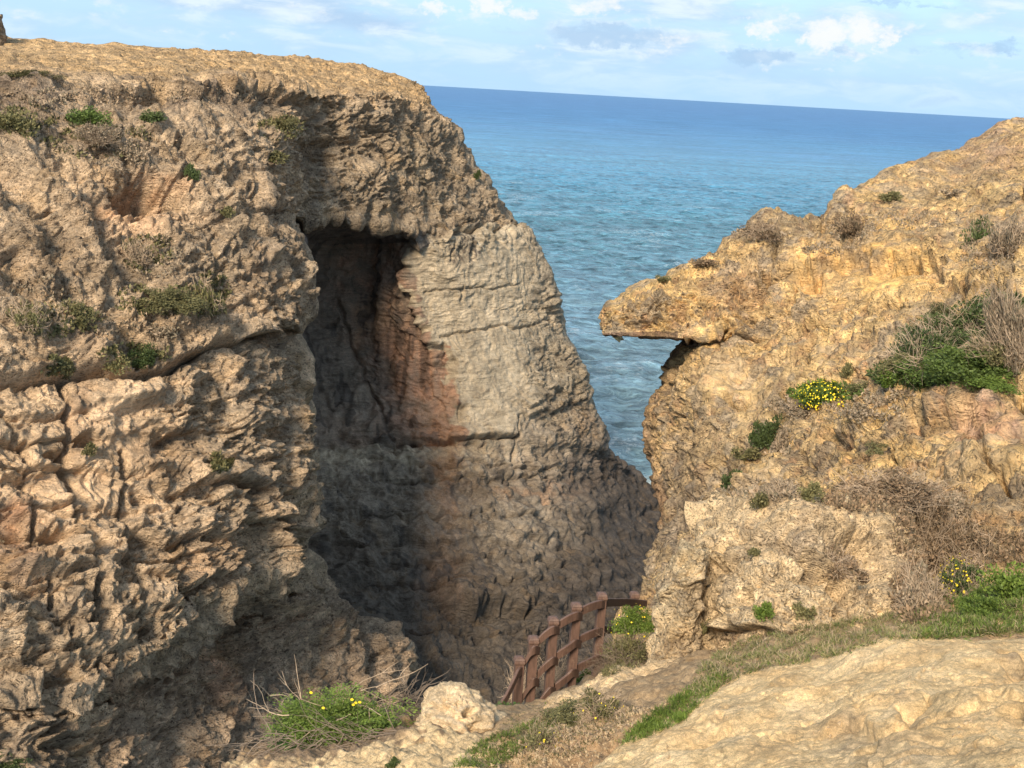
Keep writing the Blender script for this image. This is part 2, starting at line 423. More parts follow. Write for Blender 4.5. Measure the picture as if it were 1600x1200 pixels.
    h = t.math('ADD', h, t.math('MULTIPLY', n3, .085)); h = t.math('MULTIPLY', h, ew); h = t.math('ADD', h, t.math('MULTIPLY', n2, .05)); h = t.math('ADD', h, t.math('ADD', t.math('MULTIPLY', lam, .085 * lamk), t.math('MULTIPLY', lam2, .10 * lamk))); h = t.math('ADD', h, t.math('MULTIPLY', n3, .02))
    h = t.math('ADD', h, t.math('MULTIPLY', t.noise(tc, 60 * sc, 2, .6), .010))
    bp = t.new('ShaderNodeBump'); bp.inputs['Strength'].default_value = bump; bp.inputs['Distance'].default_value = 1.15 / sc
    t.put(bp.inputs['Height'], h); t.l.new(bp.outputs[0], bs.inputs['Normal'])
    o = t.new('ShaderNodeOutputMaterial'); t.l.new(bs.outputs[0], o.inputs[0])
    return m
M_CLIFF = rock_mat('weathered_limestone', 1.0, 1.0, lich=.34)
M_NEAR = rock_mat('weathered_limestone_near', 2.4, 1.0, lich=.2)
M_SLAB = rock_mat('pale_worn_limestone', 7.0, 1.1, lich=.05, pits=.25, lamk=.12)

def simple_mat(name, col, rough=.8, var=.3, sc=20., spec=.3, trans=0.):
    m = bpy.data.materials.new(name); m.use_nodes = True; t = NT(m.node_tree); t.n.clear()
    tc = t.new('ShaderNodeTexCoord').outputs['Object']
    n = t.noise(tc, sc, 4, .6)
    oi = t.new('ShaderNodeObjectInfo')
    c = t.mix(1.0, col, t.ramp(n, [(.3, 1 - var), (.7, 1 + var)]), 'MULTIPLY')
    c = t.mix(1.0, c, t.ramp(oi.outputs['Random'], [(0, .82), (1, 1.15)]), 'MULTIPLY')
    at = t.new('ShaderNodeAttribute', attribute_name='Tint')
    tn = t.math('ADD', t.math('MULTIPLY', at.outputs['Fac'], 1.0), .0)
    if trans > 0:
        c = t.mix(1.0, c, t.ramp(tn, [(0, (.5, .55, .5)), (1, (1.5, 1.4, 1.3))]), 'MULTIPLY')
    bs = t.new('ShaderNodeBsdfPrincipled'); t.put(bs.inputs['Base Color'], c); bs.inputs['Roughness'].default_value = rough
    bs.inputs['Specular IOR Level'].default_value = spec
    o = t.new('ShaderNodeOutputMaterial')
    if trans > 0:
        tr = t.new('ShaderNodeBsdfTranslucent'); t.put(tr.inputs[0], c)
        mx = t.new('ShaderNodeMixShader'); mx.inputs[0].default_value = trans
        t.l.new(bs.outputs[0], mx.inputs[1]); t.l.new(tr.outputs[0], mx.inputs[2]); t.l.new(mx.outputs[0], o.inputs[0])
    else: t.l.new(bs.outputs[0], o.inputs[0])
    return m

# ------------------------------------------------------------------ sea
def make_sea():
    angs = np.concatenate([np.linspace(-75, -12, 60, endpoint=False), np.linspace(-12, 28, 620, endpoint=False), np.linspace(28, 80, 60)])
    a = np.radians(angs)
    D = np.concatenate([np.linspace(18, 58, 60, endpoint=False), 58 * (600 / 58) ** np.linspace(0, 1, 520, endpoint=False), 600 * (90000 / 600) ** np.linspace(0, 1, 120)])
    A, R = np.meshgrid(a, D)
    Q = np.stack([R * np.sin(A), R * np.cos(A), 0 * R], -1).astype(f32)
    p = Q.copy(); fade = 1 - sst(R, 250, 620)
    rot = math.radians(18); c, s = math.cos(rot), math.sin(rot)
    pr = np.stack([p[..., 0] * c + p[..., 1] * s, -p[..., 0] * s + p[..., 1] * c, 0 * R], -1)
    h1 = look(VG, pr, 70, .2, (.55, 1, 1)); h2 = look(VF, pr, 26, .5, (.6, 1, 1)); h3 = look(VF, pr, 11, .8, (.7, 1, 1))
    sharp = lambda h: -np.abs(h)
    Q[..., 2] = fade * (.16 * h1 + .26 * (sharp(h2) + .7) + .07 * (sharp(h3) + .7) * (1 - sst(R, 90, 220)))
    crest = np.clip(Q[..., 2] * 2.2, 0, 1)
    me = mesh_grid('sea', Q, np.repeat(crest[..., None], 3, -1), 1 if normals(Q[:50, :50])[0][..., 2].mean() > 0 else -1)
    m = bpy.data.materials.new('sea_water'); m.use_nodes = True; t = NT(m.node_tree); t.n.clear()
    tc = t.new('ShaderNodeTexCoord').outputs['Object']
    sp = t.new('ShaderNodeSeparateXYZ'); t.put(sp.inputs[0], tc)
    dist = t.vmath('LENGTH', t.vmath('MULTIPLY', tc, (1, 1, 0)))
    wob = t.math('MULTIPLY', t.math('SUBTRACT', t.noise(t.mapping(tc, (.0022, .0045, 1)), 1, 4, .6), .5), .55)
    lg = t.math('ADD', t.math('LOGARITHM', dist, 10.0), wob)
    lg = t.math('DIVIDE', lg, 5.0)          # 0.36 = 63 m, 0.48 = 250 m, 0.6 = 1000 m
    deep = t.ramp(lg, [(.34, (.165, .265, .305)), (.395, (.150, .245, .295)), (.435, (.115, .215, .285)), (.475, (.078, .205, .275)), (.52, (.066, .225, .350)), (.565, (.066, .215, .385)), (.60, (.085, .215, .400)), (.70, (.085, .195, .375)), (1.0, (.09, .195, .36))])
    pat = t.noise(t.mapping(tc, (.018, .05, 1)), 1, 5, .6)
    deep = t.mix(1.0, deep, t.ramp(pat, [(.3, .72), (.7, 1.28)]), 'MULTIPLY')
    # wind ruffles: light and dark wave facets painted into the water colour
    r1 = t.noise(t.mapping(tc, (.24, .68, 1)), 1, 6, .72, .6)
    r2 = t.noise(t.mapping(tc, (.9, 2.0, 1)), 1, 5, .7, .4)
    rip = t.math('ADD', t.math('MULTIPLY', r1, 1.0), t.math('MULTIPLY', r2, .22))
    deep = t.mix(t.math('MULTIPLY_ADD', t.smooth(dist, 120, 2500), -.75, 1.0), deep, t.mix(1.0, deep, t.ramp(rip, [(.44, .30), (.60, .95), (.78, 1.9)]), 'MULTIPLY'))
    # foam
    cr = t.new('ShaderNodeAttribute', attribute_name='Col')
    fo = t.math('MULTIPLY', t.smooth(t.noise(t.mapping(tc, (.35, .8, 1), (9, 4, 0)), 1, 7, .75, .5), .63, .72), t.smooth(t.noise(t.mapping(tc, (.03, .05, 1)), 1, 3), .40, .60))
    fo2 = t.math('MULTIPLY', t.smooth(cr.outputs['Fac'], .45, .9), t.smooth(t.noise(tc, 1.6, 5, .7), .46, .62))
    fo = t.math('MAXIMUM', fo, fo2)
    near = t.math('SUBTRACT', 1.0, t.smooth(dist, 160, 900))
    fo = t.math('MULTIPLY', fo, t.math('MULTIPLY_ADD', near, .30, .04))
    # surf along the foot of the cliffs
    tox, toy = P(1030, 755, 72.5)[:2]
    sd = t.vmath('LENGTH', t.vmath('MULTIPLY', t.vmath('SUBTRACT', tc, (float(tox), float(toy), 0)), (.16, .20, 0)))
    surf = t.math('MULTIPLY', t.math('SUBTRACT', 1.0, t.smooth(sd, .2, 1.3)), t.smooth(t.noise(t.mapping(tc, (.5, .8, 1)), 1, 6, .75, 1.), .44, .60))
    fo = t.math('MAXIMUM', fo, t.math('MULTIPLY', surf, .9))
    bs = t.new('ShaderNodeBsdfPrincipled')
    t.put(bs.inputs['Base Color'], t.mix(fo, deep, (.72, .78, .80)))
    t.put(bs.inputs['Roughness'], t.math('ADD', t.math('MULTIPLY_ADD', fo, .3, .20), t.math('MULTIPLY', t.smooth(dist, 150, 1500), .35)))
    bs.inputs['IOR'].default_value = 1.333
    t.put(bs.inputs['Specular IOR Level'], t.math('MULTIPLY_ADD', t.smooth(dist, 150, 1200), -.30, .5))
    bp = t.new('ShaderNodeBump'); t.put(bp.inputs['Height'], rip); bp.inputs['Strength'].default_value = 1.0; bp.inputs['Distance'].default_value = 1.15
    t.l.new(bp.outputs[0], bs.inputs['Normal'])
    o = t.new('ShaderNodeOutputMaterial'); t.l.new(bs.outputs[0], o.inputs[0])
    tag(link('sea', me, m), kind='structure')
make_sea()

STEP = 1.45
# ------------------------------------------------------------------ left headland (near face, cave, far wall in one massif)
HL = [
 # skyline back
 [(-300,70,90),(-100,75,90),(60,85,92),(180,95,93),(300,100,94),(400,108,95),(455,115,96),(500,118,98),(530,122,98),(570,125,98),(600,128,98),(622,130,97),(640,135,94),(652,142,90),(645,165,95)],
 [(-300,40,60),(-100,48,59),(60,61,60),(180,70,62),(300,79,64),(400,86,66),(455,91,68),(500,95,70),(530,99,70),(570,104,71),(600,110,72),(627,118,72),(645,124,72),(660,135,72),(650,160,85)],
 [(-300,120,36),(-100,118,38),(60,124,40.5),(180,130,43),(300,134,46),(400,136,50),(450,140,52),(490,142,54),(530,144,56),(570,147,58),(605,150,60),(632,155,62),(657,160,64),(680,172,67),(668,190,82)],
 [(-300,210,33),(-100,205,34.5),(60,200,36.5),(180,198,39),(300,198,42),(400,203,46),(448,210,50),(486,208,53.4),(530,206,55.4),(575,208,57),(615,212,59),(650,218,61),(688,225,63.5),(722,232,67),(705,245,82)],
 [(-300,290,31),(-100,285,32),(60,280,34),(180,275,36.3),(300,270,39.2),(400,268,43.2),(446,275,48.5),(478,277,52),(525,280,54.4),(580,283,56),(625,287,58),(668,290,60),(712,296,62.5),(768,306,67),(750,320,82)],
 [(-300,370,29.5),(-100,360,30.5),(60,350,32.5),(180,345,34.8),(300,340,37.3),(395,338,40.5),(446,338,46),(460,340,52),(515,345,53.7),(580,350,55),(640,360,57.2),(686,362,59.6),(742,358,62.5),(806,350,67),(790,370,82)],
 [(-300,400,29),(-100,390,30),(60,380,32),(180,378,34),(300,375,36.3),(400,374,39.3),(468,376,43),(474,376,56.5),(520,378,60),(580,377,61),(639,372,58.6),(690,368,59.7),(752,366,62.4),(817,370,66.6),(810,390,82)],
 [(-300,460,28),(-100,450,28.9),(60,440,30.8),(180,438,32.8),(300,435,35),(400,432,37.6),(487,430,41.5),(472,430,57.5),(515,432,60.6),(575,432,61),(641,432,58.6),(700,432,59.7),(772,430,62.3),(848,430,66),(836,440,82)],
 [(-300,520,27),(-100,512,27.8),(60,500,29.6),(180,496,31.5),(300,492,33.7),(400,489,36.3),(491,486,40.7),(470,487,57.5),(512,487,60.2),(570,487,60.6),(648,487,58.4),(706,487,59.5),(780,487,62),(858,490,65.5),(840,500,82)],
 [(-300,600,26),(-100,588,26.8),(60,576,28.6),(180,560,30.4),(300,540,32.4),(390,522,34.9),(450,513,39.8),(444,516,57),(508,520,59.8),(568,520,60.3),(660,520,58.1),(716,520,59.3),(792,520,61.5),(867,527,65),(848,535,82)],
 [(-300,690,25),(-100,675,25.7),(60,655,27.4),(180,640,29.1),(300,625,31),(400,612,33.6),(468,602,38.4),(456,602,56),(508,605,58.5),(580,605,59),(692,603,57.6),(748,603,58.7),(822,603,61),(905,608,64.5),(885,615,82)],
 [(-300,780,24.2),(-100,765,24.8),(60,750,26.5),(180,737,28.1),(300,717,30),(400,702,32.7),(481,690,37.2),(470,690,54.5),(512,692,55.6),(590,692,56.4),(712,692,56.5),(772,692,57.6),(850,690,60),(940,698,64.5),(920,715,82)],
 [(-300,910,23),(-100,890,23.5),(60,865,25),(180,845,26.6),(300,815,28.5),(400,788,31.4),(494,768,36),(478,770,51),(520,775,52.5),(600,775,53.6),(722,775,54.5),(802,772,56),(895,762,60),(990,737,69),(985,760,84)],
 [(-300,1150,20.5),(-100,1130,21),(60,1092,22.4),(185,1062,24.0),(300,985,26.3),(395,905,29.5),(466,862,35.2),(454,862,49),(525,860,50.2),(610,860,50.8),(732,860,51.6),(832,858,53.2),(930,840,57.5),(1029,772,72),(1045,800,84)],
 [(-300,1185,20.4),(-100,1165,20.9),(60,1125,22.3),(196,1092,25.4),(305,1015,29.6),(398,935,33.2),(525,932,37.4),(508,935,46.5),(560,935,47),(640,935,47.6),(742,935,48.5),(842,932,50),(945,920,53.5),(1060,860,66),(1090,880,80)],
 [(-300,1270,20),(-100,1240,20.3),(60,1190,21.8),(220,1155,24.8),(330,1092,28.8),(455,1040,32.8),(634,1012,38.4),(622,1010,44),(650,1020,44.5),(692,1020,45),(762,1020,46),(862,1018,47.5),(962,1010,49.5),(1080,1000,56),(1120,1010,75)],
 [(-300,1370,19.4),(-100,1340,19.8),(60,1280,21.2),(220,1235,23.8),(340,1205,27.2),(470,1160,30.8),(628,1125,35.8),(640,1110,40),(670,1110,41.5),(712,1110,42.5),(782,1110,43.5),(882,1110,45),(982,1110,46.5),(1110,1130,50),(1160,1140,70)],
 [(-300,1620,18),(-100,1560,18.3),(60,1500,19),(220,1430,20.5),(350,1400,23),(480,1380,26),(640,1350,29),(700,1340,32),(740,1330,34),(790,1330,35),(860,1330,36),(960,1330,37),(1060,1330,38),(1200,1330,42),(1300,1340,65)],
]
STAIN = [(372, 640), (450, 643), (500, 656), (522, 660), (560, 688), (575, 702), (600, 704), (640, 711), (690, 716), (700, 760), (760, 790)]
SLOPE_UP = [(180, 1075), (200, 1062), (250, 1030), (300, 990), (345, 950), (365, 915), (400, 892), (470, 868)]
def hl_disp(Q, px, py, n, V, U):
    jx = 6 * look(VC, Q, 9, .3) * aw(.9) + 3 * look(VC, Q, 3, .3) * aw(.3); jy = 5 * look(VC, Q, 9, .6) * aw(.9) + 2.5 * look(VC, Q, 3, .6) * aw(.3)
    x, y = px + jx, py + jy
    near = (U < 6.5) & (V > 4.5)
    farw = 1 - sst(6.9 - U, 0, .6)                  # 1 on the far wall columns
    farw = np.where(V > 5, farw, 0)
    far = np.where(V > 5.3, 1.0, 0) * np.where(U > 6.6, 1.0, 0)
    dark = far * np.where((px < np.interp(py + jy, *zip(*STAIN))) | (py > 700), 1, 0)
    plateau = 1 - sst(V, 1.6, 2.2)
    tanface = far * (1 - dark)
    kar = np.clip(1.2 - 1.05 * far * (1 - sst(px, 770, 860)), .15, 1.2)
    kar = kar - .1 * plateau
    orange = np.clip(ell(x, y, 110, 720, 150, 120) + ell(x, y, 60, 640, 120, 60) + ell(x, y, 215, 330, 60, 40) + ell(x, y, 170, 640, 70, 60), 0, 1) * (1 - far)
    low = (1 - far) * sst(V, 13.2, 14.2) * np.where(px > 170, 1, .3)
    kar = kar * (1 - .75 * orange) * (1 - .5 * low) * (1 - .55 * sst(V, 9, 11) * (1 - far))
    stra = .9 + .05 * sst(V, 9, 11) * (1 - far) - .40 * far * (1 - sst(px, 790, 850)) + 0 * V
    stra = stra * (1 - .7 * orange)
    d = relief(Q, 1.0, kar, stra, smoothw=.4 * dark + .3 * orange, big=(1 - .6 * far) * (1 - .65 * plateau) * (1 - .45 * orange), flute=(.32 * sst(V, 10, 11.5) * (1 - far) * (1 - low) + .3 * dark))
    d = d * (1 - .55 * tanface * (1 - sst(px, 780, 870)) * sst(py, 375, 400))
    d = d * (1 - .85 * np.where(U > 6.3, 1, 0) * ell(px, py, 550, 350, 130, 26))
    # recess of the stained wall behind the pale face
    s = px + jx * .9 - np.interp(py + jy, *zip(*STAIN))
    m = far * (1 - sst(py, 690, 715))
    d += m * .55 * sst(s, -6, 3)
    # bedding joints right round the bay
    d += np.where(U > 6, hledge(x * 0 + px, py + .3 * jy, [(640, 372), (740, 363), (800, 353)], .14, 8, 6), 0)
    d += crack(px, py + .35 * jy, [(655, 371), (720, 366), (760, 362), (800, 355)], 1.8, .6) * np.where(U > 6.5, 1, 0)
    d += far * crack(px, py + .4 * jy, [(655, 456), (740, 452), (800, 447)], 1.5, .16)
    d += far * crack(px, py + .4 * jy, [(680, 530), (730, 521), (790, 518), (850, 508)], 1.8, .20)
    d += far * hledge(px, py + .8 * jy, [(500, 688), (640, 690), (730, 690), (800, 682)], .22, 40, 18)
    d += far * crack(px, py + .5 * jy, [(620, 690), (700, 691), (800, 683)], 2.4, .7)
    d += far * hledge(px, py + .8 * jy, [(805, 655), (850, 640), (905, 622)], .35, 20, 20)
    d += far * hledge(px, py + .8 * jy, [(800, 640), (850, 618), (900, 600)], .28, 14, 10)
    d += far * hledge(px, py + jy, [(690, 948), (760, 950), (830, 945)], .7, 30, 18)
    d += far * hledge(px, py + jy, [(470, 850), (640, 848), (790, 850), (880, 838)], .25, 14, 14)
    d += far * hledge(px, py + jy, [(470, 770), (560, 765), (640, 775)], .22, 20, 14)
    d += far * hledge(px, py + .6 * jy, [(990, 798), (1030, 795)], .3, 10, 8)
    d += far * hledge(px, py + .6 * jy, [(480, 700), (560, 700), (630, 712)], -.3, 14, 14)
    for (ya, yb, hh) in ((722, 728, .12), (748, 742, .16), (805, 800, .14), (880, 872, .18), (910, 900, .14), (985, 980, .2)):
        d += far * hledge(px, py + .8 * jy, [(470, ya), (700, (ya + yb) / 2 + 3), (960, yb)], hh, 12, 9)
        d += far * crack(px, py + .8 * jy, [(560, ya + 2), (700, (ya + yb) / 2 + 4), (860, yb + 2)], 1.6, .25)
    d += far * crack(px + .3 * jx, py, [(530, 470), (560, 560), (580, 610), (600, 660)], 2.5, .35)
    d += far * crack(px + .3 * jx, py, [(470, 620), (500, 600), (520, 640)], 2, .2)
    d += far * crack(px + .5 * jx, py, [(800, 655), (800, 720), (797, 760)], 2, .25)
    d += far * .25 * ell(px, py, 560, 740, 70, 50)
    for a in ((792, 392, 3.5, 22), (776, 395, 2, 16), (765, 392, 2, 18), (780, 460, 2, 14)):   # dark slots in the pale face
        d -= .28 * far * pit_at(x * .3 + px * .7, py, a[0] - 70, a[1], a[2], a[3], 3)
    d += np.where(U > 6.3, hledge(px, py + .35 * jy, [(452, 341), (520, 345), (600, 358), (650, 371)], .50, 18, 9, 8), 0)
    # cave mouth lip, broken
    d += np.where((V > 4.2) & (V < 5.4) & (U > 6), .22 * look(VC, Q, 6, .5) * ell(px, py, 560, 335, 90, 20), 0)
    # near face: joints, ledges, sculpted hollows
    nf = np.where(U < 6.4, 1., 0.)
    d += nf * hledge(px, py + .5 * jy, [(-60, 600), (0, 592), (100, 583), (240, 573), (330, 540), (430, 513), (460, 506)], .42, 34, 16)
    d += nf * crack(px, py + .4 * jy, [(-60, 600), (0, 591), (100, 584), (250, 574), (340, 538), (430, 515)], 2.6, .75)
    d += nf * crack(px + .3 * jx, py, [(104, 585), (110, 650), (112, 720), (128, 800), (145, 900), (150, 990)], 4.5, .8)
    d += nf * crack(px + .5 * jx, py, [(45, 690), (42, 760), (60, 850), (75, 950)], 4, .45)
    d += nf * crack(px + .5 * jx, py, [(196, 700), (197, 780), (205, 870), (230, 960)], 4, .5)
    d += nf * crack(px + .6 * jx, py, [(0, 640), (28, 670), (36, 700)], 4, .4)
    for (ya, yb, hh) in ((650, 602, .16), (690, 655, .14), (735, 712, .18), (790, 772, .16), (838, 822, .18), (880, 858, .14), (935, 880, .18), (985, 935, .16), (1050, 1000, .2), (1110, 1080, .16), (1160, 1140, .16)):
        xe = 470 if ya < 860 else 330 if ya < 1000 else 185
        d += nf * hledge(px, py + .6 * jy, [(-60, ya), (xe * .5, (ya + yb) / 2 + 4), (xe, yb)], hh, 14, 11)
        d += nf * crack(px, py + .6 * jy, [(-60, ya + 1), (xe * .3, ya * .7 + yb * .3 + 4)] if int(ya) % 20 else [(xe * .45, (ya + yb) / 2 + 4), (xe, yb + 1)], 1.8, .22)
    d += nf * hledge(px, py + jy, [(180, 648), (220, 630), (260, 618)], .25, 18, 25)
    d += nf * hledge(px, py + jy, [(0, 750), (40, 742), (95, 735)], .3, 20, 20)
    d += nf * hledge(px, py + jy, [(280, 752), (330, 742), (385, 748), (410, 760)], .5, 26, 18)
    d += nf * hledge(px, py + jy, [(210, 830), (280, 842), (360, 828), (440, 800)], .35, 26, 26)
    d += nf * hledge(px, py + jy, [(0, 912), (60, 905), (140, 892)], .35, 25, 20)
    d += nf * hledge(px, py + jy, [(-60, 1010), (60, 1015), (150, 1000)], .3, 25, 30)
    d += nf * hledge(px, py + jy, [(240, 900), (330, 905), (380, 870)], .3, 20, 30)
    for a in ((215, 312, 42, 24, 0, 1.2), (262, 318, 14, 16, 0, .8), (218, 345, 10, 8, 0, .3), (425, 690, 16, 26, 0, .8), (130, 690, 18, 13, 0, .7), (95, 715, 20, 12, 0, .6),
              (280, 680, 26, 12, -25, .7), (335, 762, 14, 10, 0, .6), (400, 770, 14, 14, 0, .6), (55, 860, 10, 34, 0, .6), (160, 850, 20, 24, 0, .5), (88, 850, 22, 22, 0, .4),
              (60, 1010, 26, 24, 0, .6), (110, 1050, 28, 20, 0, .6), (300, 880, 26, 18, 30, .6), (240, 975, 14, 18, 0, .5), (200, 560, 30, 12, 0, .5), (330, 595, 22, 18, 0, .4),
              (345, 645, 30, 26, 0, .4), (395, 560, 18, 22, 0, .5), (290, 235, 16, 18, 20, .6), (165, 200, 30, 14, 35, .7), (240, 150, 40, 12, 0, .6), (500, 240, 26, 34, 20, .9), (465, 250, 12, 40, 5, .7),
              (745, 262, 8, 14, -20, .5), (610, 235, 12, 30, -25, .4)):
        if a[0] > 440: w_ = np.where(V < 5, 1, 0)
        else: w_ = nf
        d -= w_ * a[5] * (.65 if a[1] > 540 else 1) * pit_at(x, y, *a[:5])
    # rim: dark undercut band below the plateau edge
    d += np.where(V < 4, hledge(x, y, [(160, 140), (240, 136), (330, 140), (420, 146), (480, 145)], .5, 14, 18), 0)
    # sloping ribs high on the near face
    for pts, h in (([(150, 225), (220, 260), (330, 330), (400, 400)], .5), ([(40, 240), (120, 330), (160, 430)], .4), ([(250, 210), (360, 260), (430, 330)], .5), ([(-20, 300), (60, 420), (90, 500)], .35)):
        d += nf * h * np.exp(-(linedist(x, y, pts) / 26) ** 2)
        d -= nf * h * .8 * np.exp(-(linedist(x - 20, y + 16, pts) / 12) ** 2)
    # slope under the overhang: folded, smoother
    d += nf * hledge(px, py + jy, [(380, 955), (430, 950), (500, 965)], .5, 20, 26)
    d += nf * crack(px + jx, py + jy, [(560, 960), (590, 1010), (580, 1060), (600, 1100)], 7, .7)
    d += nf * crack(px + jx, py + jy, [(330, 1060), (350, 1120), (345, 1180)], 5, .4)
    # skyline stones
    d += np.where(V < 2, 1.6 * pit_at(px, py, 0, 46, 5, 12), 0)
    return d, None
def hl_col(Q, px, py, n, d, V, U):
    nz = look(VF, Q, 14, .3); nz2 = look(VF, Q, 5, .7)
    jx = 9 * look(VF, Q, 6, .3); jy = 9 * look(VF, Q, 6, .6)
    x, y = px + jx, py + jy
    far = np.where(V > 5.3, 1.0, 0) * np.where(U > 6.5, 1.0, 0)
    c = np.ones(Q.shape, f32) * np.array((.62, .445, .285), f32)
    c = colmix(c, .5 + .4 * nz, (.52, .385, .255))
    c = colmix(c, (1 - sst(V, 1.7, 2.25)) * .95, (.60, .395, .20))
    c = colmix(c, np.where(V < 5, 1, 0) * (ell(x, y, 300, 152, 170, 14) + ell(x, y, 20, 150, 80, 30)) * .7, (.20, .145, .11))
    c = colmix(c, np.where(V < 5.3, 1, 0) * sst(U, 6.2, 7.5) * sst(V, 2, 2.6) * .7, (.315, .245, .170))
    c = colmix(c, np.where(V < 5.3, 1, 0) * ell(x, y, 650, 260, 12, 60, -25) * .7, (.48, .37, .24))
    for a, w_, col in (((110, 740, 160, 140), .9, (.68, .47, .29)), ((60, 640, 130, 50), .8, (.72, .51, .32)), ((200, 640, 70, 55), .8, (.74, .53, .34)), ((205, 325, 55, 26), .9, (.60, .32, .16)), ((215, 360, 60, 26), .8, (.66, .43, .26)),
                       ((20, 830, 40, 40), .7, (.40, .18, .09)), ((30, 900, 30, 30), .4, (.38, .18, .10)), ((125, 640, 20, 60), .5, (.38, .23, .14)), ((60, 420, 60, 90), .5, (.42, .29, .18)),
                       ((135, 530, 22, 34), .8, (.50, .34, .21)), ((390, 430, 24, 40), .7, (.48, .33, .21)), ((240, 700, 70, 40), .6, (.48, .31, .18)), ((330, 870, 60, 40), .5, (.46, .28, .16)),
                       ((330, 250, 90, 30), .5, (.44, .32, .20)), ((185, 1110, 22, 60), .7, (.36, .17, .08)), ((40, 1180, 90, 40), .5, (.22, .17, .13)), ((400, 330, 60, 80), .4, (.43, .31, .2)),
                       ((250, 430, 160, 40), .4, (.25, .20, .14)), ((80, 190, 120, 40), .4, (.24, .18, .13))):
        c = colmix(c, np.where(U < 6.6, 1, 0) * ell(x, y, *a) * w_, col)
    low = np.where(U < 6.9, 1, 0) * sst(V, 13.3, 13.9) * np.where(px > 175, 1, 0)
    c = colmix(c, low * .9, (.52, .37, .245))
    c = colmix(c, low * ell(x, y, 360, 1070, 30, 50) * .7, (.55, .30, .17))
    c = colmix(c, low * ell(x, y, 420, 1090, 50, 50) * .7, (.40, .33, .26))
    c = colmix(c, low * ell(x, y, 540, 950, 70, 30, 30) * .6, (.38, .28, .19))
    # far wall
    tan = (.45, .36, .25)
    c = colmix(c, far, tan)
    c = colmix(c, far * sst(px, 780, 850) * .45, (.31, .25, .18))
    c = colmix(c, far * np.clip(ell(x, y, 745, 600, 60, 50) + ell(x, y, 700, 590, 20, 60), 0, 1) * .35, (.28, .23, .165))
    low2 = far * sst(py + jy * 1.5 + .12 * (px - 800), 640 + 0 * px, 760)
    c = colmix(c, low2 * .92, (.20, .158, .120))  # lower wall: dark stain together with gully shade painted into the colour
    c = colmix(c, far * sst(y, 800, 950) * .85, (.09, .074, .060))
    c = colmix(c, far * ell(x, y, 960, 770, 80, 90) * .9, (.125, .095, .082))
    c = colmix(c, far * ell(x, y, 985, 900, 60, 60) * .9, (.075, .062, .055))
    c = colmix(c, far * sst(px + .4 * (py - 800), 840, 930) * sst(py, 690, 760) * .92, (.068, .056, .048))  # sunlit lower right painted darker, as if it lay in shade
    c = colmix(c, far * ell(x, y, 840, 690, 60, 50) * .7, (.36, .285, .21))
    c = colmix(c, far * ell(x, y, 820, 820, 90, 50) * .55, (.30, .25, .19))
    c = colmix(c, far * ell(x, y, 900, 660, 22, 30) * .6, (.27, .19, .13))
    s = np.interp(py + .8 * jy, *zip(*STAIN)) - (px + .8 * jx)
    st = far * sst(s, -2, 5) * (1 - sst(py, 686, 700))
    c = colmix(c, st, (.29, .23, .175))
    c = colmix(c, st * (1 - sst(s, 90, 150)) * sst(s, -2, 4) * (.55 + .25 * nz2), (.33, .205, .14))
    vs = look(VF, Q, 12, .9, (2.2, 2.2, .15))
    c = colmix(c, st * (1 - sst(s, 60, 120)) * sst(py, 470, 560) * (.25 + .45 * sst(vs, -.3, 1)), (.42, .215, .125))
    c = colmix(c, st * ell(x, y, 585, 500, 26, 34) * .6, (.46, .28, .16))
    c = colmix(c, far * ell(x, y, 570, 672, 70, 22) * .7, (.30, .20, .135))
    c = colmix(c, far * ell(x, y, 700, 740, 24, 70) * .6, (.31, .16, .085))
    c = colmix(c, far * ell(x, y, 690, 900, 30, 60) * .4, (.25, .14, .085))
    c = colmix(c, far * ell(x, y, 830, 770, 60, 10) * .5, (.36, .20, .11))
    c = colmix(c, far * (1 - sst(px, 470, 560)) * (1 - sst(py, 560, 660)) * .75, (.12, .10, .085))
    c = colmix(c, np.where((V > 5.05) & (U > 6.6) & (U < 10.5) & (V < 6.1), .8, 0), (.13, .105, .09))  # shade under the cave roof painted as a dark rock colour
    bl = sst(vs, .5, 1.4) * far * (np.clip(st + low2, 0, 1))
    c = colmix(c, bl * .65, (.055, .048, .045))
    c = colmix(c, far * ell(x, y, 745, 900, 7, 90) * .7, (.06, .05, .048))
    c = colmix(c, far * (ell(x, y, 722, 392, 4, 26) + ell(x, y, 708, 390, 3, 22) + ell(x, y, 698, 392, 3, 22)) * .9, (.07, .055, .05))
    e = 1 - far * np.clip(1.15 - sst(px, 770, 860), 0, 1) * .72 * (1 - low2) - .60 * low2 - np.where(U < 6.6, 1, 0) * np.clip(ell(x, y, 110, 740, 150, 130) + ell(x, y, 200, 640, 60, 50) + ell(x, y, 205, 335, 55, 30), 0, 1) * .6
    return c * (1 + .10 * nz2[..., None]), e
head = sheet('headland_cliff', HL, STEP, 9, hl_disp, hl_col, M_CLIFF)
tag(head, kind='structure')

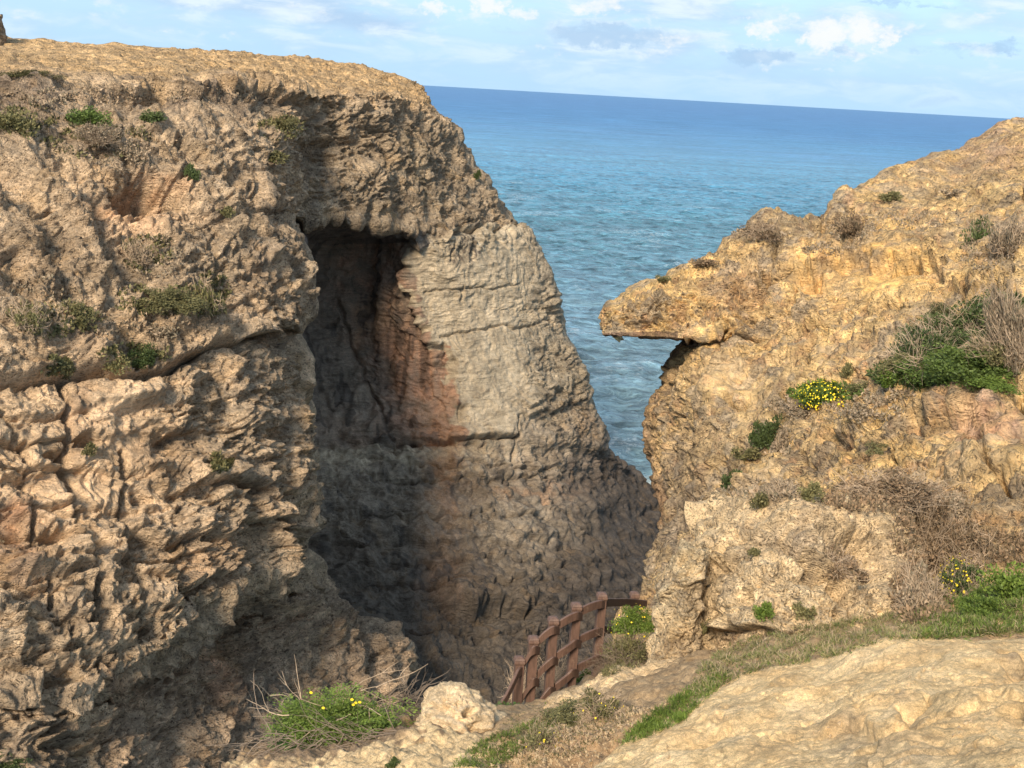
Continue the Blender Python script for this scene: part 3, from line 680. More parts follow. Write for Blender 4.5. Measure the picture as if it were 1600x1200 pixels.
# ------------------------------------------------------------------ right cliff with the jutting beak
RC = [
 [(960,530,50),(985,500,52),(1040,470,52),(1100,440,54),(1180,410,55),(1260,380,56),(1310,360,60),(1400,320,65),(1510,285,68),(1610,235,72),(1800,160,78),(2100,80,84)],
 [(948,500,40),(948,474,36.8),(1008,440,37.3),(1085,411,38.5),(1163,374,40),(1240,338,41),(1298,320,43),(1385,268,47),(1500,238,49),(1600,185,52),(1800,108,56),(2100,20,60)],
 [(944,512,39),(936,499,36.2),(1008,470,35.8),(1090,450,36),(1170,425,36.4),(1245,385,37.5),(1310,365,39),(1400,330,41),(1500,305,42),(1600,260,43),(1800,200,45),(2100,120,47)],
 [(948,524,38.5),(940,524,36.1),(1008,526,35.3),(1080,530,34.8),(1170,505,34.9),(1250,450,35),(1320,430,35),(1410,400,35),(1500,375,35),(1600,350,34),(1800,300,34),(2100,230,35)],
 [(1070,526,44),(1071,527,41.5),(1076,529,38.4),(1100,532,35.5),(1180,536,34.2),(1255,525,33.2),(1325,500,32.3),(1410,465,31),(1500,440,30),(1600,420,29),(1800,370,28),(2100,300,28)],
 [(1046,590,45),(1034,590,40),(1054,592,36.2),(1100,595,33.8),(1180,598,32.2),(1250,588,30.4),(1330,570,28.5),(1410,540,27),(1500,512,26.2),(1600,485,25.8),(1800,440,25),(2100,380,25)],
 [(1040,650,45),(1016,645,38.8),(1045,648,35.7),(1100,660,32.3),(1172,716,28.7),(1245,668,28.0),(1325,634,27.3),(1405,590,26.7),(1500,574,26.0),(1600,570,25.6),(1800,550,25),(2100,480,25)],
 [(1040,680,44.7),(1013,675,38.4),(1042,678,35.2),(1098,690,31.6),(1170,732,27.2),(1245,684,25.6),(1325,650,24.3),(1405,602,23.6),(1500,583,22.9),(1600,578,22.5),(1800,560,22),(2100,500,22)],
 [(1048,745,44),(1033,735,37),(1042,742,34),(1100,745,30.3),(1168,760,26.2),(1250,726,24.2),(1330,696,22.4),(1410,664,21.3),(1500,652,20.6),(1600,645,20.2),(1800,640,19),(2100,600,19)],
 [(1045,820,41),(1025,820,34),(1048,820,31),(1100,820,27.5),(1170,800,24.6),(1250,780,22.2),(1330,760,20.4),(1410,750,19.2),(1500,748,18.2),(1600,740,17.5),(1800,720,16.5),(2100,680,16)],
 [(1030,900,36),(1009,895,29.5),(1035,893,27),(1090,885,24.6),(1160,872,22.2),(1250,855,20),(1330,845,18.4),(1410,842,17.2),(1500,842,16.2),(1600,835,15.5),(1800,820,14.5),(2100,800,14)],
 [(1015,960,32),(992,945,26.5),(1030,950,24),(1090,950,21.6),(1160,945,19.8),(1250,935,17.8),(1330,930,16.5),(1410,925,15.4),(1500,920,14.6),(1600,912,13.9),(1800,900,13),(2100,890,12.5)],
 [(1000,1100,26),(960,1060,22),(1000,1060,20),(1090,1060,18),(1160,1055,16.5),(1250,1050,15),(1330,1045,14),(1410,1040,13.2),(1500,1035,12.6),(1600,1030,12.2),(1800,1020,11.5),(2100,1010,11)],
 [(960,1300,24),(900,1280,20),(980,1280,18),(1090,1260,16),(1160,1240,15),(1250,1230,14),(1330,1230,13),(1410,1220,12.4),(1500,1220,12),(1600,1210,11.6),(1800,1210,11),(2100,1200,10.5)],
]
def rc_disp(Q, px, py, n, V, U):
    jx = 7 * look(VC, Q, 6, .3) * aw(.6) + 3 * look(VC, Q, 2, .3) * aw(.25); jy = 6 * look(VC, Q, 6, .6) * aw(.6) + 3 * look(VC, Q, 2, .6) * aw(.25)
    x, y = px + jx, py + jy
    smo = np.clip(ell(x, y, 1370, 425, 60, 30) + ell(x, y, 1260, 430, 26, 20) + ell(x, y, 1145, 600, 50, 40) + ell(x, y, 1480, 560, 60, 20) + ell(x, y, 1550, 720, 60, 50) + ell(x, y, 1490, 690, 60, 30) + ell(x, y, 1200, 745, 30, 30) + ell(x, y, 1230, 560, 60, 40), 0, 1)
    top = 1 - sst(V, 1.5, 2.6) * np.clip(sst(-px, -1350, -1250) + sst(V, 2.2, 2.9), 0, 1)
    d = relief(Q, .72, 1.85 * (1 - .8 * smo) * (1 - .35 * top), .55 + .4 * top - .3 * smo, smoothw=smo * .8, big=.85)
    d = d * (1 - .7 * np.clip(ell(px, py, 1370, 420, 80, 34) + ell(px, py, 1250, 425, 34, 20), 0, 1)) * (1 - .65 * np.where(U < 3.4, 1, 0) * sst(V, 2.5, 2.95) * (1 - sst(V, 4.05, 4.5)))
    d += crack(px, py + .3 * jy, [(1070, 530), (1120, 529), (1170, 531), (1235, 530)], 1.8, .5)
    d += hledge(px, py + .3 * jy, [(1075, 530), (1130, 529), (1200, 530)], .16, 14, 8)
    # joints, overhangs, hollows
    for pts, w_, h in (([(1215, 400), (1200, 440), (1190, 470)], 8, 1.0), ([(1290, 480), (1262, 530), (1250, 560)], 5, .6), ([(1390, 470), (1420, 465), (1370, 485)], 7, .8),
                       ([(1130, 690), (1100, 720), (1090, 760)], 4, .35), ([(1110, 640), (1100, 700)], 5, .4), ([(1345, 330), (1340, 350)], 6, .9), ([(1580, 780), (1520, 690), (1540, 720)], 5, .3),
                       ([(1330, 520), (1320, 545), (1300, 550)], 4, .5), ([(1255, 395), (1235, 470), (1225, 500)], 4, .4), ([(1060, 560), (1050, 640), (1048, 720)], 4, .5)):
        d += crack(x, y, pts, w_, h)
    for pts, h, u_, dn in (([(1235, 420), (1300, 408), (1370, 396), (1440, 410), (1480, 430)], .40, 24, 30),
                           ([(1500, 470), (1540, 455), (1600, 450)], .5, 16, 16), ([(1440, 640), (1500, 655), (1560, 650)], .4, 16, 20), ([(1100, 800), (1160, 790), (1200, 770)], .3, 16, 16),
                           ([(960, 505), (1010, 495), (1060, 500)], .22, 10, 9), ([(1180, 340), (1240, 338), (1290, 345)], .3, 10, 20), ([(1000, 485), (1060, 470), (1110, 480)], .15, 10, 8)):
        d += hledge(x, y, pts, h * (1 if pts[0][1] != 340 else 0), u_, dn)
    for a in ((1150, 640, 12, 14, 20, .6), (1410, 480, 26, 10, -15, .8), (1505, 445, 12, 12, 0, .7), (1540, 460, 18, 12, 0, .8), (1525, 685, 18, 26, 0, .9), (1430, 660, 14, 14, 0, .5), (1255, 720, 14, 9, 0, .5),
              (1280, 350, 18, 24, 0, .6), (1330, 375, 20, 20, 0, .4), (1270, 430, 16, 16, 0, .5), (1205, 430, 12, 24, 20, .7), (1180, 330, 20, 10, 0, .2), (1450, 395, 20, 12, 0, .6), (1595, 640, 10, 24, 0, .5),
              (1230, 640, 30, 16, 0, .5), (1340, 640, 40, 12, -20, .5), (1310, 690, 30, 12, 0, .4), (1060, 690, 8, 30, 5, .4), (1290, 520, 14, 12, 0, .4), (1600, 300, 12, 12, 0, .5)):
        d -= a[5] * pit_at(x, y, *a[:5])
    # rib of the second rock step, rising to the right
    d += 0 * np.exp(-(linedist(x, y, [(1140, 770), (1190, 725), (1260, 680), (1330, 650), (1420, 595), (1500, 582), (1600, 580)]) / 34) ** 2)
    d -= 0 * np.exp(-(linedist(x, y, [(1130, 730), (1180, 680), (1230, 640), (1300, 610), (1400, 570), (1500, 545)]) / 20) ** 2)
    d += 0 * ell(px, py, 1310, 590, 60, 70, -30) + .5 * ell(px, py, 1120, 640, 30, 60)
    d += .35 * ell(px, py, 1020, 670, 18, 60) 
    d += np.where(V < 3, 1, 0) * (.6 * ell(px, py, 1205, 358, 36, 18) - .4 * ell(px, py, 1284, 342, 16, 20) + .30 * ell(px, py, 1322, 308, 30, 24))
    return d, None
def rc_col(Q, px, py, n, d, V, U):
    nz = look(VF, Q, 9, .3); nz2 = look(VF, Q, 4, .7)
    jx = 10 * look(VF, Q, 5, .3); jy = 10 * look(VF, Q, 5, .6)
    x, y = px + jx, py + jy
    c = np.ones(Q.shape, f32) * np.array((.83, .555, .245), f32)
    c = colmix(c, .35 + .5 * nz, (.76, .52, .265))
    c = colmix(c, .85 * sst(nz2 + .5 * nz, .15, 1.1), (.33, .255, .175))
    c = colmix(c, .55 * sst(look(VF, Q, 3, .45) - .4 * nz2, .7, 1.6), (.60, .33, .17))
    for a, w_, col in (((1370, 425, 84, 34), 1.0, (.86, .52, .18)), ((1250, 430, 34, 22), .8, (.80, .50, .21)), ((1160, 450, 50, 40), .6, (.60, .36, .18)), ((1190, 370, 70, 30), .7, (.30, .24, .18)),
                       ((1290, 340, 60, 40), .6, (.29, .23, .17)), ((1330, 385, 60, 24), .6, (.30, .235, .175)), ((1420, 370, 80, 20), .4, (.33, .25, .17)), ((1500, 260, 90, 30), .5, (.50, .34, .20)),
                       ((1560, 240, 60, 30), .5, (.46, .29, .20)), ((1480, 300, 110, 24), .5, (.60, .42, .22)), ((1130, 590, 60, 30), .6, (.66, .46, .24)), ((1080, 650, 20, 80), .4, (.44, .33, .22)),
                       ((1130, 700, 70, 60), .5, (.36, .28, .19)), ((1065, 800, 44, 95), .9, (.33, .255, .18)), ((1000, 900, 60, 60), .5, (.36, .28, .20)), ((1215, 610, 50, 36), .3, (.33, .27, .19)),
                       ((1290, 600, 40, 60), .5, (.62, .43, .22)), ((1400, 470, 90, 30), .4, (.62, .43, .22)), ((1550, 670, 60, 34), .65, (.52, .28, .19)), ((1560, 590, 80, 26), .4, (.62, .45, .25)),
                       ((1500, 760, 90, 60), .5, (.60, .41, .21)), ((1580, 420, 40, 30), .4, (.60, .44, .24)), ((1190, 740, 34, 24), .6, (.66, .48, .26)), ((1560, 870, 90, 40), .5, (.33, .26, .18)),
                       ((1180, 790, 60, 30), .3, (.40, .31, .22)), ((1600, 160, 200, 40), .4, (.45, .32, .2))):
        c = colmix(c, ell(x, y, *a) * w_, col)
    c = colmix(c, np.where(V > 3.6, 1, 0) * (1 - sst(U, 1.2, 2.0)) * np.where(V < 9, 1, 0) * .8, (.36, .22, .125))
    c = colmix(c, np.where((V > 2.85) & (V < 4.2) & (U < 2.7), .8, 0), (.20, .12, .085))  # underside of the beak: its shade is put into the colour
    e = 1 - .65 * np.clip(ell(x, y, 1370, 425, 80, 34) + ell(x, y, 1250, 430, 34, 22) + ell(x, y, 1145, 600, 60, 40) + ell(x, y, 1550, 700, 70, 50) + ell(x, y, 1200, 745, 34, 30) + ell(x, y, 1290, 580, 50, 60) * .7, 0, 1)
    return c * (1 + .12 * nz2[..., None]), e
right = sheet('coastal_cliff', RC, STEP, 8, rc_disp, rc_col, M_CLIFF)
tag(right, kind='structure')

# ------------------------------------------------------------------ near ground
GR = [
 [(500,1330,17),(620,1290,18),(730,1250,19),(830,1220,20.5),(950,1150,22),(1040,1090,20),(1200,1060,17),(1400,1030,16),(1600,1020,15.5),(1900,1000,15)],
 [(480,1200,13),(620,1165,14),(720,1150,15),(810,1150,16.5),(925,1085,17.5),(1020,1030,16.2),(1200,985,14.6),(1400,940,14),(1600,900,13.6),(1900,880,13)],
 [(500,1128,11.5),(630,1112,11.9),(710,1098,12.5),(800,1108,14),(928,1066,15.0),(1020,1042,13.2),(1200,1008,12),(1400,985,11.5),(1600,960,11.0),(1900,930,10.5)],
 [(430,1155,10.4),(620,1120,10.6),(720,1118,10.8),(800,1116,11.4),(900,1098,11.4),(1030,1068,10.4),(1200,1040,9.6),(1400,1010,9.2),(1600,1002,9.0),(1900,980,8.8)],
 [(370,1185,9.6),(590,1155,9.4),(720,1150,9.2),(800,1150,8.9),(900,1135,8.7),(1050,1105,8.7),(1200,1085,8.4),(1400,1070,8.0),(1600,1060,7.8),(1900,1040,7)],
 [(330,1225,8.8),(560,1198,8.4),(720,1195,8.0),(800,1198,7.6),(900,1200,7.5),(1050,1190,7.3),(1200,1180,6.9),(1400,1170,6.6),(1600,1160,6.4),(1900,1140,5.6)],
 [(300,1330,7),(500,1320,6.6),(700,1320,6.2),(800,1320,5.9),(900,1330,5.8),(1050,1330,5.7),(1200,1330,5.4),(1400,1330,4.5),(1600,1330,4.3),(1900,1300,4.1)],
 [(100,1700,4.4),(400,1700,4.1),(650,1700,3.9),(800,1700,3.7),(900,1700,3.5),(1050,1700,3.3),(1200,1700,3.2),(1400,1700,3.0),(1600,1700,2.9),(1900,1650,2.8)],
]
def gr_disp(Q, px, py, n, V, U):
    d = .035 * look(VC, Q, 3.2, .3) + .014 * look(VC, Q, .9, .6) * aw(.12) + .008 * look(VC, Q, .35, .6) * aw(.05)
    d -= .012 * sst(.5 - look(W1, Q, 1.8, .3), 0, .4) * aw(.12)
    # lower left bedrock apron keeps a worn crisp lip
    ap = 1 - sst(px, 720, 800)
    d += ap * .03 * (saw(Q[..., 2] / .11 + .6 * look(VF, Q, 3, .1)) - .5)
    return d, None
def gr_col(Q, px, py, n, d, V, U):
    nz = look(VF, Q, 2.4, .3); nz2 = look(VF, Q, .9, .7)
    x, y = px + 10 * nz2, py + 6 * look(VF, Q, 1.0, .2)
    c = np.ones(Q.shape, f32) * np.array((.34, .235, .135), f32)          # soil
    rock = np.clip(1 - sst(x - .0 * y, 735, 800), 0, 1)
    lip = sst(py + 5 * nz2, np.interp(px, [330, 430, 520, 600, 640, 700], [1215, 1200, 1184, 1163, 1150, 1145]) - 4, np.interp(px, [330, 430, 520, 600, 640, 700], [1215, 1200, 1184, 1163, 1150, 1145]) + 4)
    rock = rock * lip
    c = colmix(c, (1 - lip) * np.where(px < 720, 1, 0) * .8, (.20, .145, .10))
    c = colmix(c, rock * .95, (.70, .52, .30))
    c = colmix(c, .5 * sst(nz, .2, 1.4), (.48, .34, .20))
    c = colmix(c, ell(x, y, 900, 1170, 110, 30) * .6, (.40, .245, .135))
    c = colmix(c, ell(x, y, 1500, 985, 120, 8) * .8, (.42, .26, .14))
    c = colmix(c, .5 * sst(nz2, .5, 1.5) * (1 - rock), (.19, .14, .09))
    return c, np.ones(px.shape, f32)
ground = sheet('ground', GR, 1.7, 10, gr_disp, gr_col, M_SLAB)
tag(ground, kind='structure')

# ------------------------------------------------------------------ worn rock slab in the right foreground
SB = [
 [(860,1330,6.9),(930,1240,7.9),(1010,1175,8.4),(1078,1140,8.8),(1115,1110,9.2),(1170,1080,9.5),(1215,1066,9.7),(1285,1060,9.9),(1340,1045,10),(1400,1030,10.2),(1500,1025,10.2),(1620,1020,10.1),(1950,990,10)],
 [(880,1260,7.0),(915,1205,7.6),(1000,1152,8.0),(1072,1123,8.3),(1106,1086,8.7),(1162,1056,9.0),(1208,1044,9.1),(1281,1034,9.2),(1332,1019,9.3),(1392,1000,9.4),(1440,1002,9.3),(1600,996,9.1),(1950,960,8.9)],
 [(890,1275,6.8),(930,1215,7.2),(1015,1165,7.5),(1085,1138,7.7),(1130,1105,7.9),(1190,1080,8.1),(1240,1068,8.1),(1310,1058,8.2),(1360,1045,8.2),(1420,1030,8.2),(1470,1030,8.1),(1610,1025,7.9),(1950,1000,7.7)],
 [(900,1320,6.3),(960,1250,6.6),(1050,1210,6.7),(1120,1190,6.8),(1170,1165,6.9),(1230,1140,7.0),(1280,1130,7.0),(1340,1120,6.9),(1390,1110,6.8),(1450,1100,6.8),(1500,1095,6.7),(1630,1085,6.6),(1950,1060,6.4)],
 [(910,1400,5.5),(980,1330,5.8),(1070,1290,5.9),(1140,1270,5.9),(1190,1250,5.9),(1250,1230,5.8),(1300,1215,5.8),(1360,1205,5.7),(1410,1195,5.6),(1470,1185,5.6),(1520,1180,5.5),(1640,1170,5.4),(1950,1150,5.2)],
 [(900,1800,3.5),(980,1740,3.6),(1070,1700,3.6),(1140,1680,3.6),(1190,1650,3.6),(1250,1640,3.6),(1300,1620,3.55),(1360,1600,3.5),(1410,1600,3.45),(1470,1600,3.4),(1520,1600,3.35),(1640,1580,3.3),(1950,1560,3.2)],
]
def sb_disp(Q, px, py, n, V, U):
    j = look(VF, Q, 2.2, .6)
    x, y = px + 8 * j, py + 7 * look(VF, Q, 2.0, .1)
    d = .026 * look(VC, Q, 4.0, .3, (1, 1.4, 1)) + .004 * look(VC, Q, .95, .62) * aw(.12) + .003 * look(VC, Q, .33, .1) * aw(.05)
    pa = look(VG, Q, 2.4, .5)
    d -= .012 * sst(.5 - look(W1, Q, 1.5, .3), 0, .35) * sst(pa, .1, 1) * aw(.12) + .006 * sst(.5 - look(W1, Q, .6, .7), 0, .35) * sst(pa, -.6, 1) * aw(.05)
    d += .016 * (saw(Q[..., 2] / .16 + .7 * look(VC, Q, 3.4, .1)) - .5) * aw(.12) * sst(look(VG, Q, 4, .2), 0, 1)
    d += hledge(x, y, [(1290, 1142), (1340, 1132), (1390, 1115), (1440, 1100)], .07, 16, 12)
    d += hledge(x, y, [(1330, 1175), (1400, 1180), (1480, 1168), (1560, 1172)], .04, 12, 8)
    d += hledge(x, y, [(1440, 1128), (1500, 1112), (1560, 1100), (1600, 1105)], .05, 18, 16)
    d += hledge(x, y, [(1560, 1132), (1600, 1125), (1700, 1120)], .10, 12, 8)
    d -= .10 * pit_at(x, y, 1590, 1046, 32, 14) + .05 * pit_at(x, y, 1128, 1126, 18, 8) + .035 * pit_at(x, y, 1225, 1045, 12, 4)
    d -= .035 * (pit_at(x, y, 1245, 1112, 12, 4) + pit_at(x, y, 1288, 1118, 9, 5) + pit_at(x, y, 1138, 1105, 14, 7) + pit_at(x, y, 1360, 1090, 14, 4))
    d += .10 * ell(px, py, 1450, 1040, 180, 26)
    for pts in ([(1030, 1190), (1120, 1165), (1180, 1150), (1290, 1150)], [(1180, 1085), (1230, 1100), (1320, 1085), (1400, 1095)], [(1440, 1060), (1500, 1075), (1600, 1070)], [(1340, 1200), (1370, 1150), (1420, 1140)], [(1500, 1200), (1540, 1160), (1600, 1150)]):
        d += crack(px + 9 * j, py + 6 * look(VF, Q, 1.4, .4), pts, 2.2, .022)
    return d, None
def sb_col(Q, px, py, n, d, V, U):
    nz = look(VF, Q, 2.8, .3); nz2 = look(VF, Q, .8, .7)
    x, y = px + 8 * nz2, py + 6 * nz
    c = np.ones(Q.shape, f32) * np.array((.72, .515, .275), f32)
    c = colmix(c, .55 * sst(nz, -.2, 1.4), (.60, .395, .195))
    c = colmix(c, .5 * sst(-nz, .2, 1.4), (.72, .54, .32))
    c = colmix(c, .30 * sst(nz2, .7, 1.7), (.42, .30, .18))
    c = colmix(c, (ell(x, y, 1330, 1140, 60, 12) + ell(x, y, 1420, 1115, 30, 8)) * .55, (.26, .20, .14))
    c = colmix(c, ell(x, y, 1400, 1180, 160, 14) * .45, (.40, .30, .20))
    c = colmix(c, ell(x, y, 1595, 1050, 36, 12) * .7, (.22, .17, .12))
    c = colmix(c, (ell(x, y, 1128, 1125, 20, 8) + ell(x, y, 1138, 1103, 16, 8)) * .7, (.28, .215, .145))
    return c, np.ones(px.shape, f32)
SB = [SB[0]] + [[(x, y, D - .32) for (x, y, D) in r] for r in SB[1:]]
slab = sheet('rock_slab', SB, 1.35, 8, sb_disp, sb_col, M_SLAB)
tag(slab, kind='structure')

# ------------------------------------------------------------------ boulders and outcrops (own things)
def blob(name, outline, D0, thick, label, cat, disp, colour, mat, step=1.3, blur=12, bulge=.5, nrow=7, ncol=9, tilt=0., dfun=None):
    """closed rock with the given outline: front bulges toward the viewer, the back is closed behind it.
    outline = (left edge points, right edge points) top to bottom, as (x, y) lists of equal length"""
    Lf, Rt = outline; n = len(Lf); rows = []
    def prof(s): return math.sqrt(max(0, 1 - s * s))
    for i in range(n):
        v = i / (n - 1); row = []
        (lx, ly), (rx_, ry_) = Lf[i], Rt[i]
        for jn in range(ncol + 4):
            if jn < 2 or jn > ncol + 1:            # wrap round the back
                k = (0.12, .02)[jn] if jn < 2 else (.98, .88)[jn - ncol - 2]
                D = D0 + tilt * (.5 - v) + thick * (1.0 if jn in (0, ncol + 3) else .55)
                x = lx + (rx_ - lx) * k; y = ly + (ry_ - ly) * k
            else:
                k = (jn - 2) / (ncol - 1)
                s = 2 * k - 1
                D = D0 + tilt * (.5 - v) - bulge * prof(s) * (.45 + .55 * prof(2 * v - 1.25 if v > .3 else (2 * v - 1)))
                x = lx + (rx_ - lx) * k; y = ly + (ry_ - ly) * k
                if dfun: D = dfun(x, y, D)
            row.append((x, y, D))
        rows.append(row)
    top = [(x, y + 3, D + thick * .5) for (x, y, D) in rows[0]]
    top0 = [(x, y + 30, D0 + tilt * .5 + thick) for (x, y, D) in rows[0]]
    bot = [(x, y + 60, D + .1) for (x, y, D) in rows[-1]]
    rows = [top0, top] + rows + [bot]
    o = sheet(name, rows, step, blur, disp, colour, mat, center=True)
    tag(o, label, cat)
    return o
def kdisp(k, karst, strata=.5, feats=None):
    def f(Q, px, py, n, V, U):
        d = relief(Q, k, karst, strata, big=.8)
        if feats is not None:
            x = px + 6 * look(VC, Q, 3, .3) * aw(.3); y = py + 6 * look(VC, Q, 3, .6) * aw(.3)
            d = d + feats(px, py, x, y, Q)
        return d, None
    return f
def kcol(base, alt, dark, feats=None):
    def f(Q, px, py, n, d, V, U):
        nz = look(VF, Q, 3.5, .3); nz2 = look(VF, Q, 1.5, .7)
        c = np.ones(Q.shape, f32) * np.array(base, f32)
        c = colmix(c, .5 + .5 * nz, alt); c = colmix(c, .6 * sst(nz2 + .3 * nz, .4, 1.5), dark)
        if feats is not None: c = feats(c, px + 6 * nz2, py + 6 * nz)
        return c, np.ones(px.shape, f32)
    return f
def of(px, py, x, y, Q):
    d = .35 * hledge(x, y, [(1240, 880), (1290, 905), (1330, 930)], 1, 20, 20)
    d = d - .45 * pit_at(x, y, 1330, 885, 60, 40, 20) - .3 * pit_at(x, y, 1235, 870, 26, 16) - .35 * pit_at(x, y, 1120, 812, 26, 14) - .25 * pit_at(x, y, 1340, 800, 22, 12)
    d = d + hledge(x, y, [(1100, 890), (1160, 850), (1210, 850), (1250, 880)], -.25, 16, 20)
    d = d + .25 * ell(px, py, 1400, 860, 24, 70, -20)
    return d
def oc(c, x, y):
    c = colmix(c, ell(x, y, 1240, 860, 50, 26) * .6, (.33, .27, .22))
    c = colmix(c, ell(x, y, 1400, 840, 24, 60) * .5, (.62, .47, .29))
    return c
blob('rock_outcrop', ([(1128,784),(1108,798),(1088,812),(1080,850),(1086,900),(1096,960),(1100,1020),(1104,1062)],
                      [(1376,782),(1392,796),(1408,830),(1430,875),(1452,915),(1470,948),(1472,985),(1440,1022)]),
     15.0, 2.4, 'large pitted tan rock outcrop with plants in its hollows, above the grass strip', 'rock', kdisp(.45, 1.3, .45, of),
     kcol((.78, .575, .34), (.70, .51, .30), (.44, .335, .22), oc), M_NEAR, bulge=1.9, tilt=2.6, step=1.35, ncol=9)
def ff(px, py, x, y, Q):
    d = -.22 * pit_at(x, y, 1160, 930, 12, 20) - .2 * pit_at(x, y, 1265, 905, 14, 12) - .18 * pit_at(x, y, 1128, 962, 12, 14)
    d = d + hledge(x, y, [(1100, 985), (1140, 975), (1200, 982), (1240, 990)], .22, 16, 22)
    return d
def fc(c, x, y):
    c = colmix(c, ell(x, y, 1145, 1005, 40, 14) * .8, (.24, .15, .11)); c = colmix(c, ell(x, y, 1168, 1008, 10, 12) * .9, (.40, .15, .06))
    return colmix(c, ell(x, y, 1205, 1000, 30, 12) * .6, (.30, .22, .17))
blob('rock_boulder', ([(1180,868),(1150,880),(1124,905),(1108,945),(1100,985),(1102,1020),(1108,1052)],
                      [(1200,866),(1240,880),(1280,908),(1312,940),(1330,975),(1332,1000),(1310,1030)]),
     13.4, 1.6, 'tan pitted boulder with rust red hollow at its foot, before the large outcrop', 'rock', kdisp(.34, 1.05, .4, ff),
     kcol((.80, .595, .36), (.72, .535, .32), (.46, .35, .23), fc), M_NEAR, bulge=1.2, tilt=.8, ncol=8)
def pf(px, py, x, y, Q): return hledge(x, y, [(1015, 930), (1060, 918), (1110, 915)], .05, 16, 22)
def pc(c, x, y):
    c = colmix(c, ell(x, y, 1075, 870, 40, 30) * .7, (.68, .52, .31)); c = colmix(c, ell(x, y, 1075, 935, 45, 26) * .6, (.30, .24, .17))
    return colmix(c, ell(x, y, 1055, 995, 34, 36) * .6, (.58, .40, .21))
blob('rock_boulder', ([(1078,850),(1056,864),(1038,885),(1022,905),(1016,950),(1012,1000),(1008,1040),(1008,1062)],
                      [(1098,850),(1112,868),(1122,890),(1130,920),(1128,955),(1122,1000),(1112,1040),(1108,1058)]),
     13.6, 1.3, 'pale pointed boulder standing right of the brown fence', 'rock', kdisp(.28, .5, .4, pf),
     kcol((.74, .56, .34), (.68, .50, .30), (.48, .37, .25), pc), M_NEAR, bulge=.7, tilt=.5, ncol=6)
blob('rock_boulder', ([(694,1078),(676,1086),(664,1100),(655,1125),(640,1148),(630,1170)],
                      [(712,1078),(745,1090),(768,1105),(785,1122),(792,1142),(780,1172)]),
     9.9, .7, 'pale lumpy boulder in the foreground between the bright green bush and the fence', 'rock', kdisp(.16, .35, .5, lambda px, py, x, y, Q: -.09 * pit_at(x, y, 728, 1112, 14, 7) + hledge(x, y, [(670, 1140), (690, 1118), (720, 1125), (745, 1150)], -.05, 8, 14) + .06 * ell(px, py, 705, 1135, 30, 18)),
     kcol((.72, .54, .34), (.64, .48, .30), (.40, .30, .19)), M_SLAB, bulge=.42, tilt=.3, ncol=7, blur=8)
blob('flat_rock', ([(1040,1040),(965,1052),(925,1066),(890,1080),(862,1094),(850,1112)],
                   [(1096,1034),(1100,1044),(1098,1056),(1086,1066),(1060,1076),(1020,1096)]),
     11.9, .8, 'flat cream ledge of rock beside the path, at the foot of the pale pointed boulder', 'rock', kdisp(.16, .35, .7), kcol((.66, .485, .285), (.60, .43, .25), (.42, .31, .2)), M_SLAB, bulge=.15, tilt=1.6, ncol=7, blur=8)
blob('flat_rock', ([(1070,1072),(1020,1082),(1000,1098),(985,1118),(975,1134)],
                   [(1098,1068),(1098,1078),(1080,1092),(1062,1104),(1030,1136)]),
     9.9, .6, 'small pale yellow rock wedge between the path and the grass strip', 'rock', kdisp(.14, .2, .5), kcol((.74, .56, .32), (.68, .50, .28), (.50, .37, .24)), M_SLAB, bulge=.15, tilt=1.1, ncol=6, blur=8)
blob('boulder_tip', ([(-6,22),(-10,32),(-14,44),(-14,54),(-14,64)], [(0,22),(3,32),(5,44),(7,54),(8,64)]), 56, 1.2,
     'small upright stone on the plateau skyline at the far left', 'rock', kdisp(.3, .6), kcol((.40, .29, .18), (.34, .25, .16), (.24, .18, .12)), M_CLIFF, bulge=.5, ncol=4, blur=4)
fill_zb()

# ------------------------------------------------------------------ plants
def unit(v): return v / (np.linalg.norm(v, axis=-1, keepdims=True) + 1e-9)
def mesh_quads(name, V4, tint, mat, smooth=False):
    """V4: n x k x 3 polygons with own corners, tint: n"""
    n, k = V4.shape[:2]
    me = bpy.data.meshes.new(name)
    me.vertices.add(n * k); me.vertices.foreach_set('co', V4.reshape(-1).astype(f32))
    me.loops.add(n * k); me.loops.foreach_set('vertex_index', np.arange(n * k, dtype=np.int32))
    me.polygons.add(n); me.polygons.foreach_set('loop_start', np.arange(0, n * k, k, dtype=np.int32))
    me.update(calc_edges=True)
    at = me.attributes.new('Tint', 'FLOAT', 'POINT'); at.data.foreach_set('value', np.repeat(tint, k).astype(f32))
    me.materials.append(mat)
    return me
def leaves(n, lump, leaf, lumps, r, flat=1.0, el=2.0, seed=0):
    R = np.random.default_rng(seed)
    c = unit(R.standard_normal((lumps, 3))) * (R.random((lumps, 1)) ** .5) * (1 - lump * .55); c[:, 2] = np.abs(c[:, 2]) * .9
    li = R.integers(0, lumps, n)
    rad = lump * (.55 + .6 * R.random(lumps))
    dirs = unit(R.standard_normal((n, 3)) + (0, 0, .3))
    p = c[li] + dirs * (rad[li] * R.random(n) ** .4)[:, None]
    p[:, 2] = np.maximum(p[:, 2], -.05)
    a = unit(dirs * .8 + R.standard_normal((n, 3)) * .7 + (0, 0, .35)); b = unit(np.cross(a, R.standard_normal((n, 3))))
    s = leaf * (.5 + .9 * R.random((n, 1)))
    q = np.stack([p - a * s, p + b * s / el, p + a * s, p - b * s / el], 1)
    tint = np.clip(.5 + .28 * R.standard_normal(n) + .30 * (R.random(lumps) - .5)[li], 0, 1)
    return q, tint
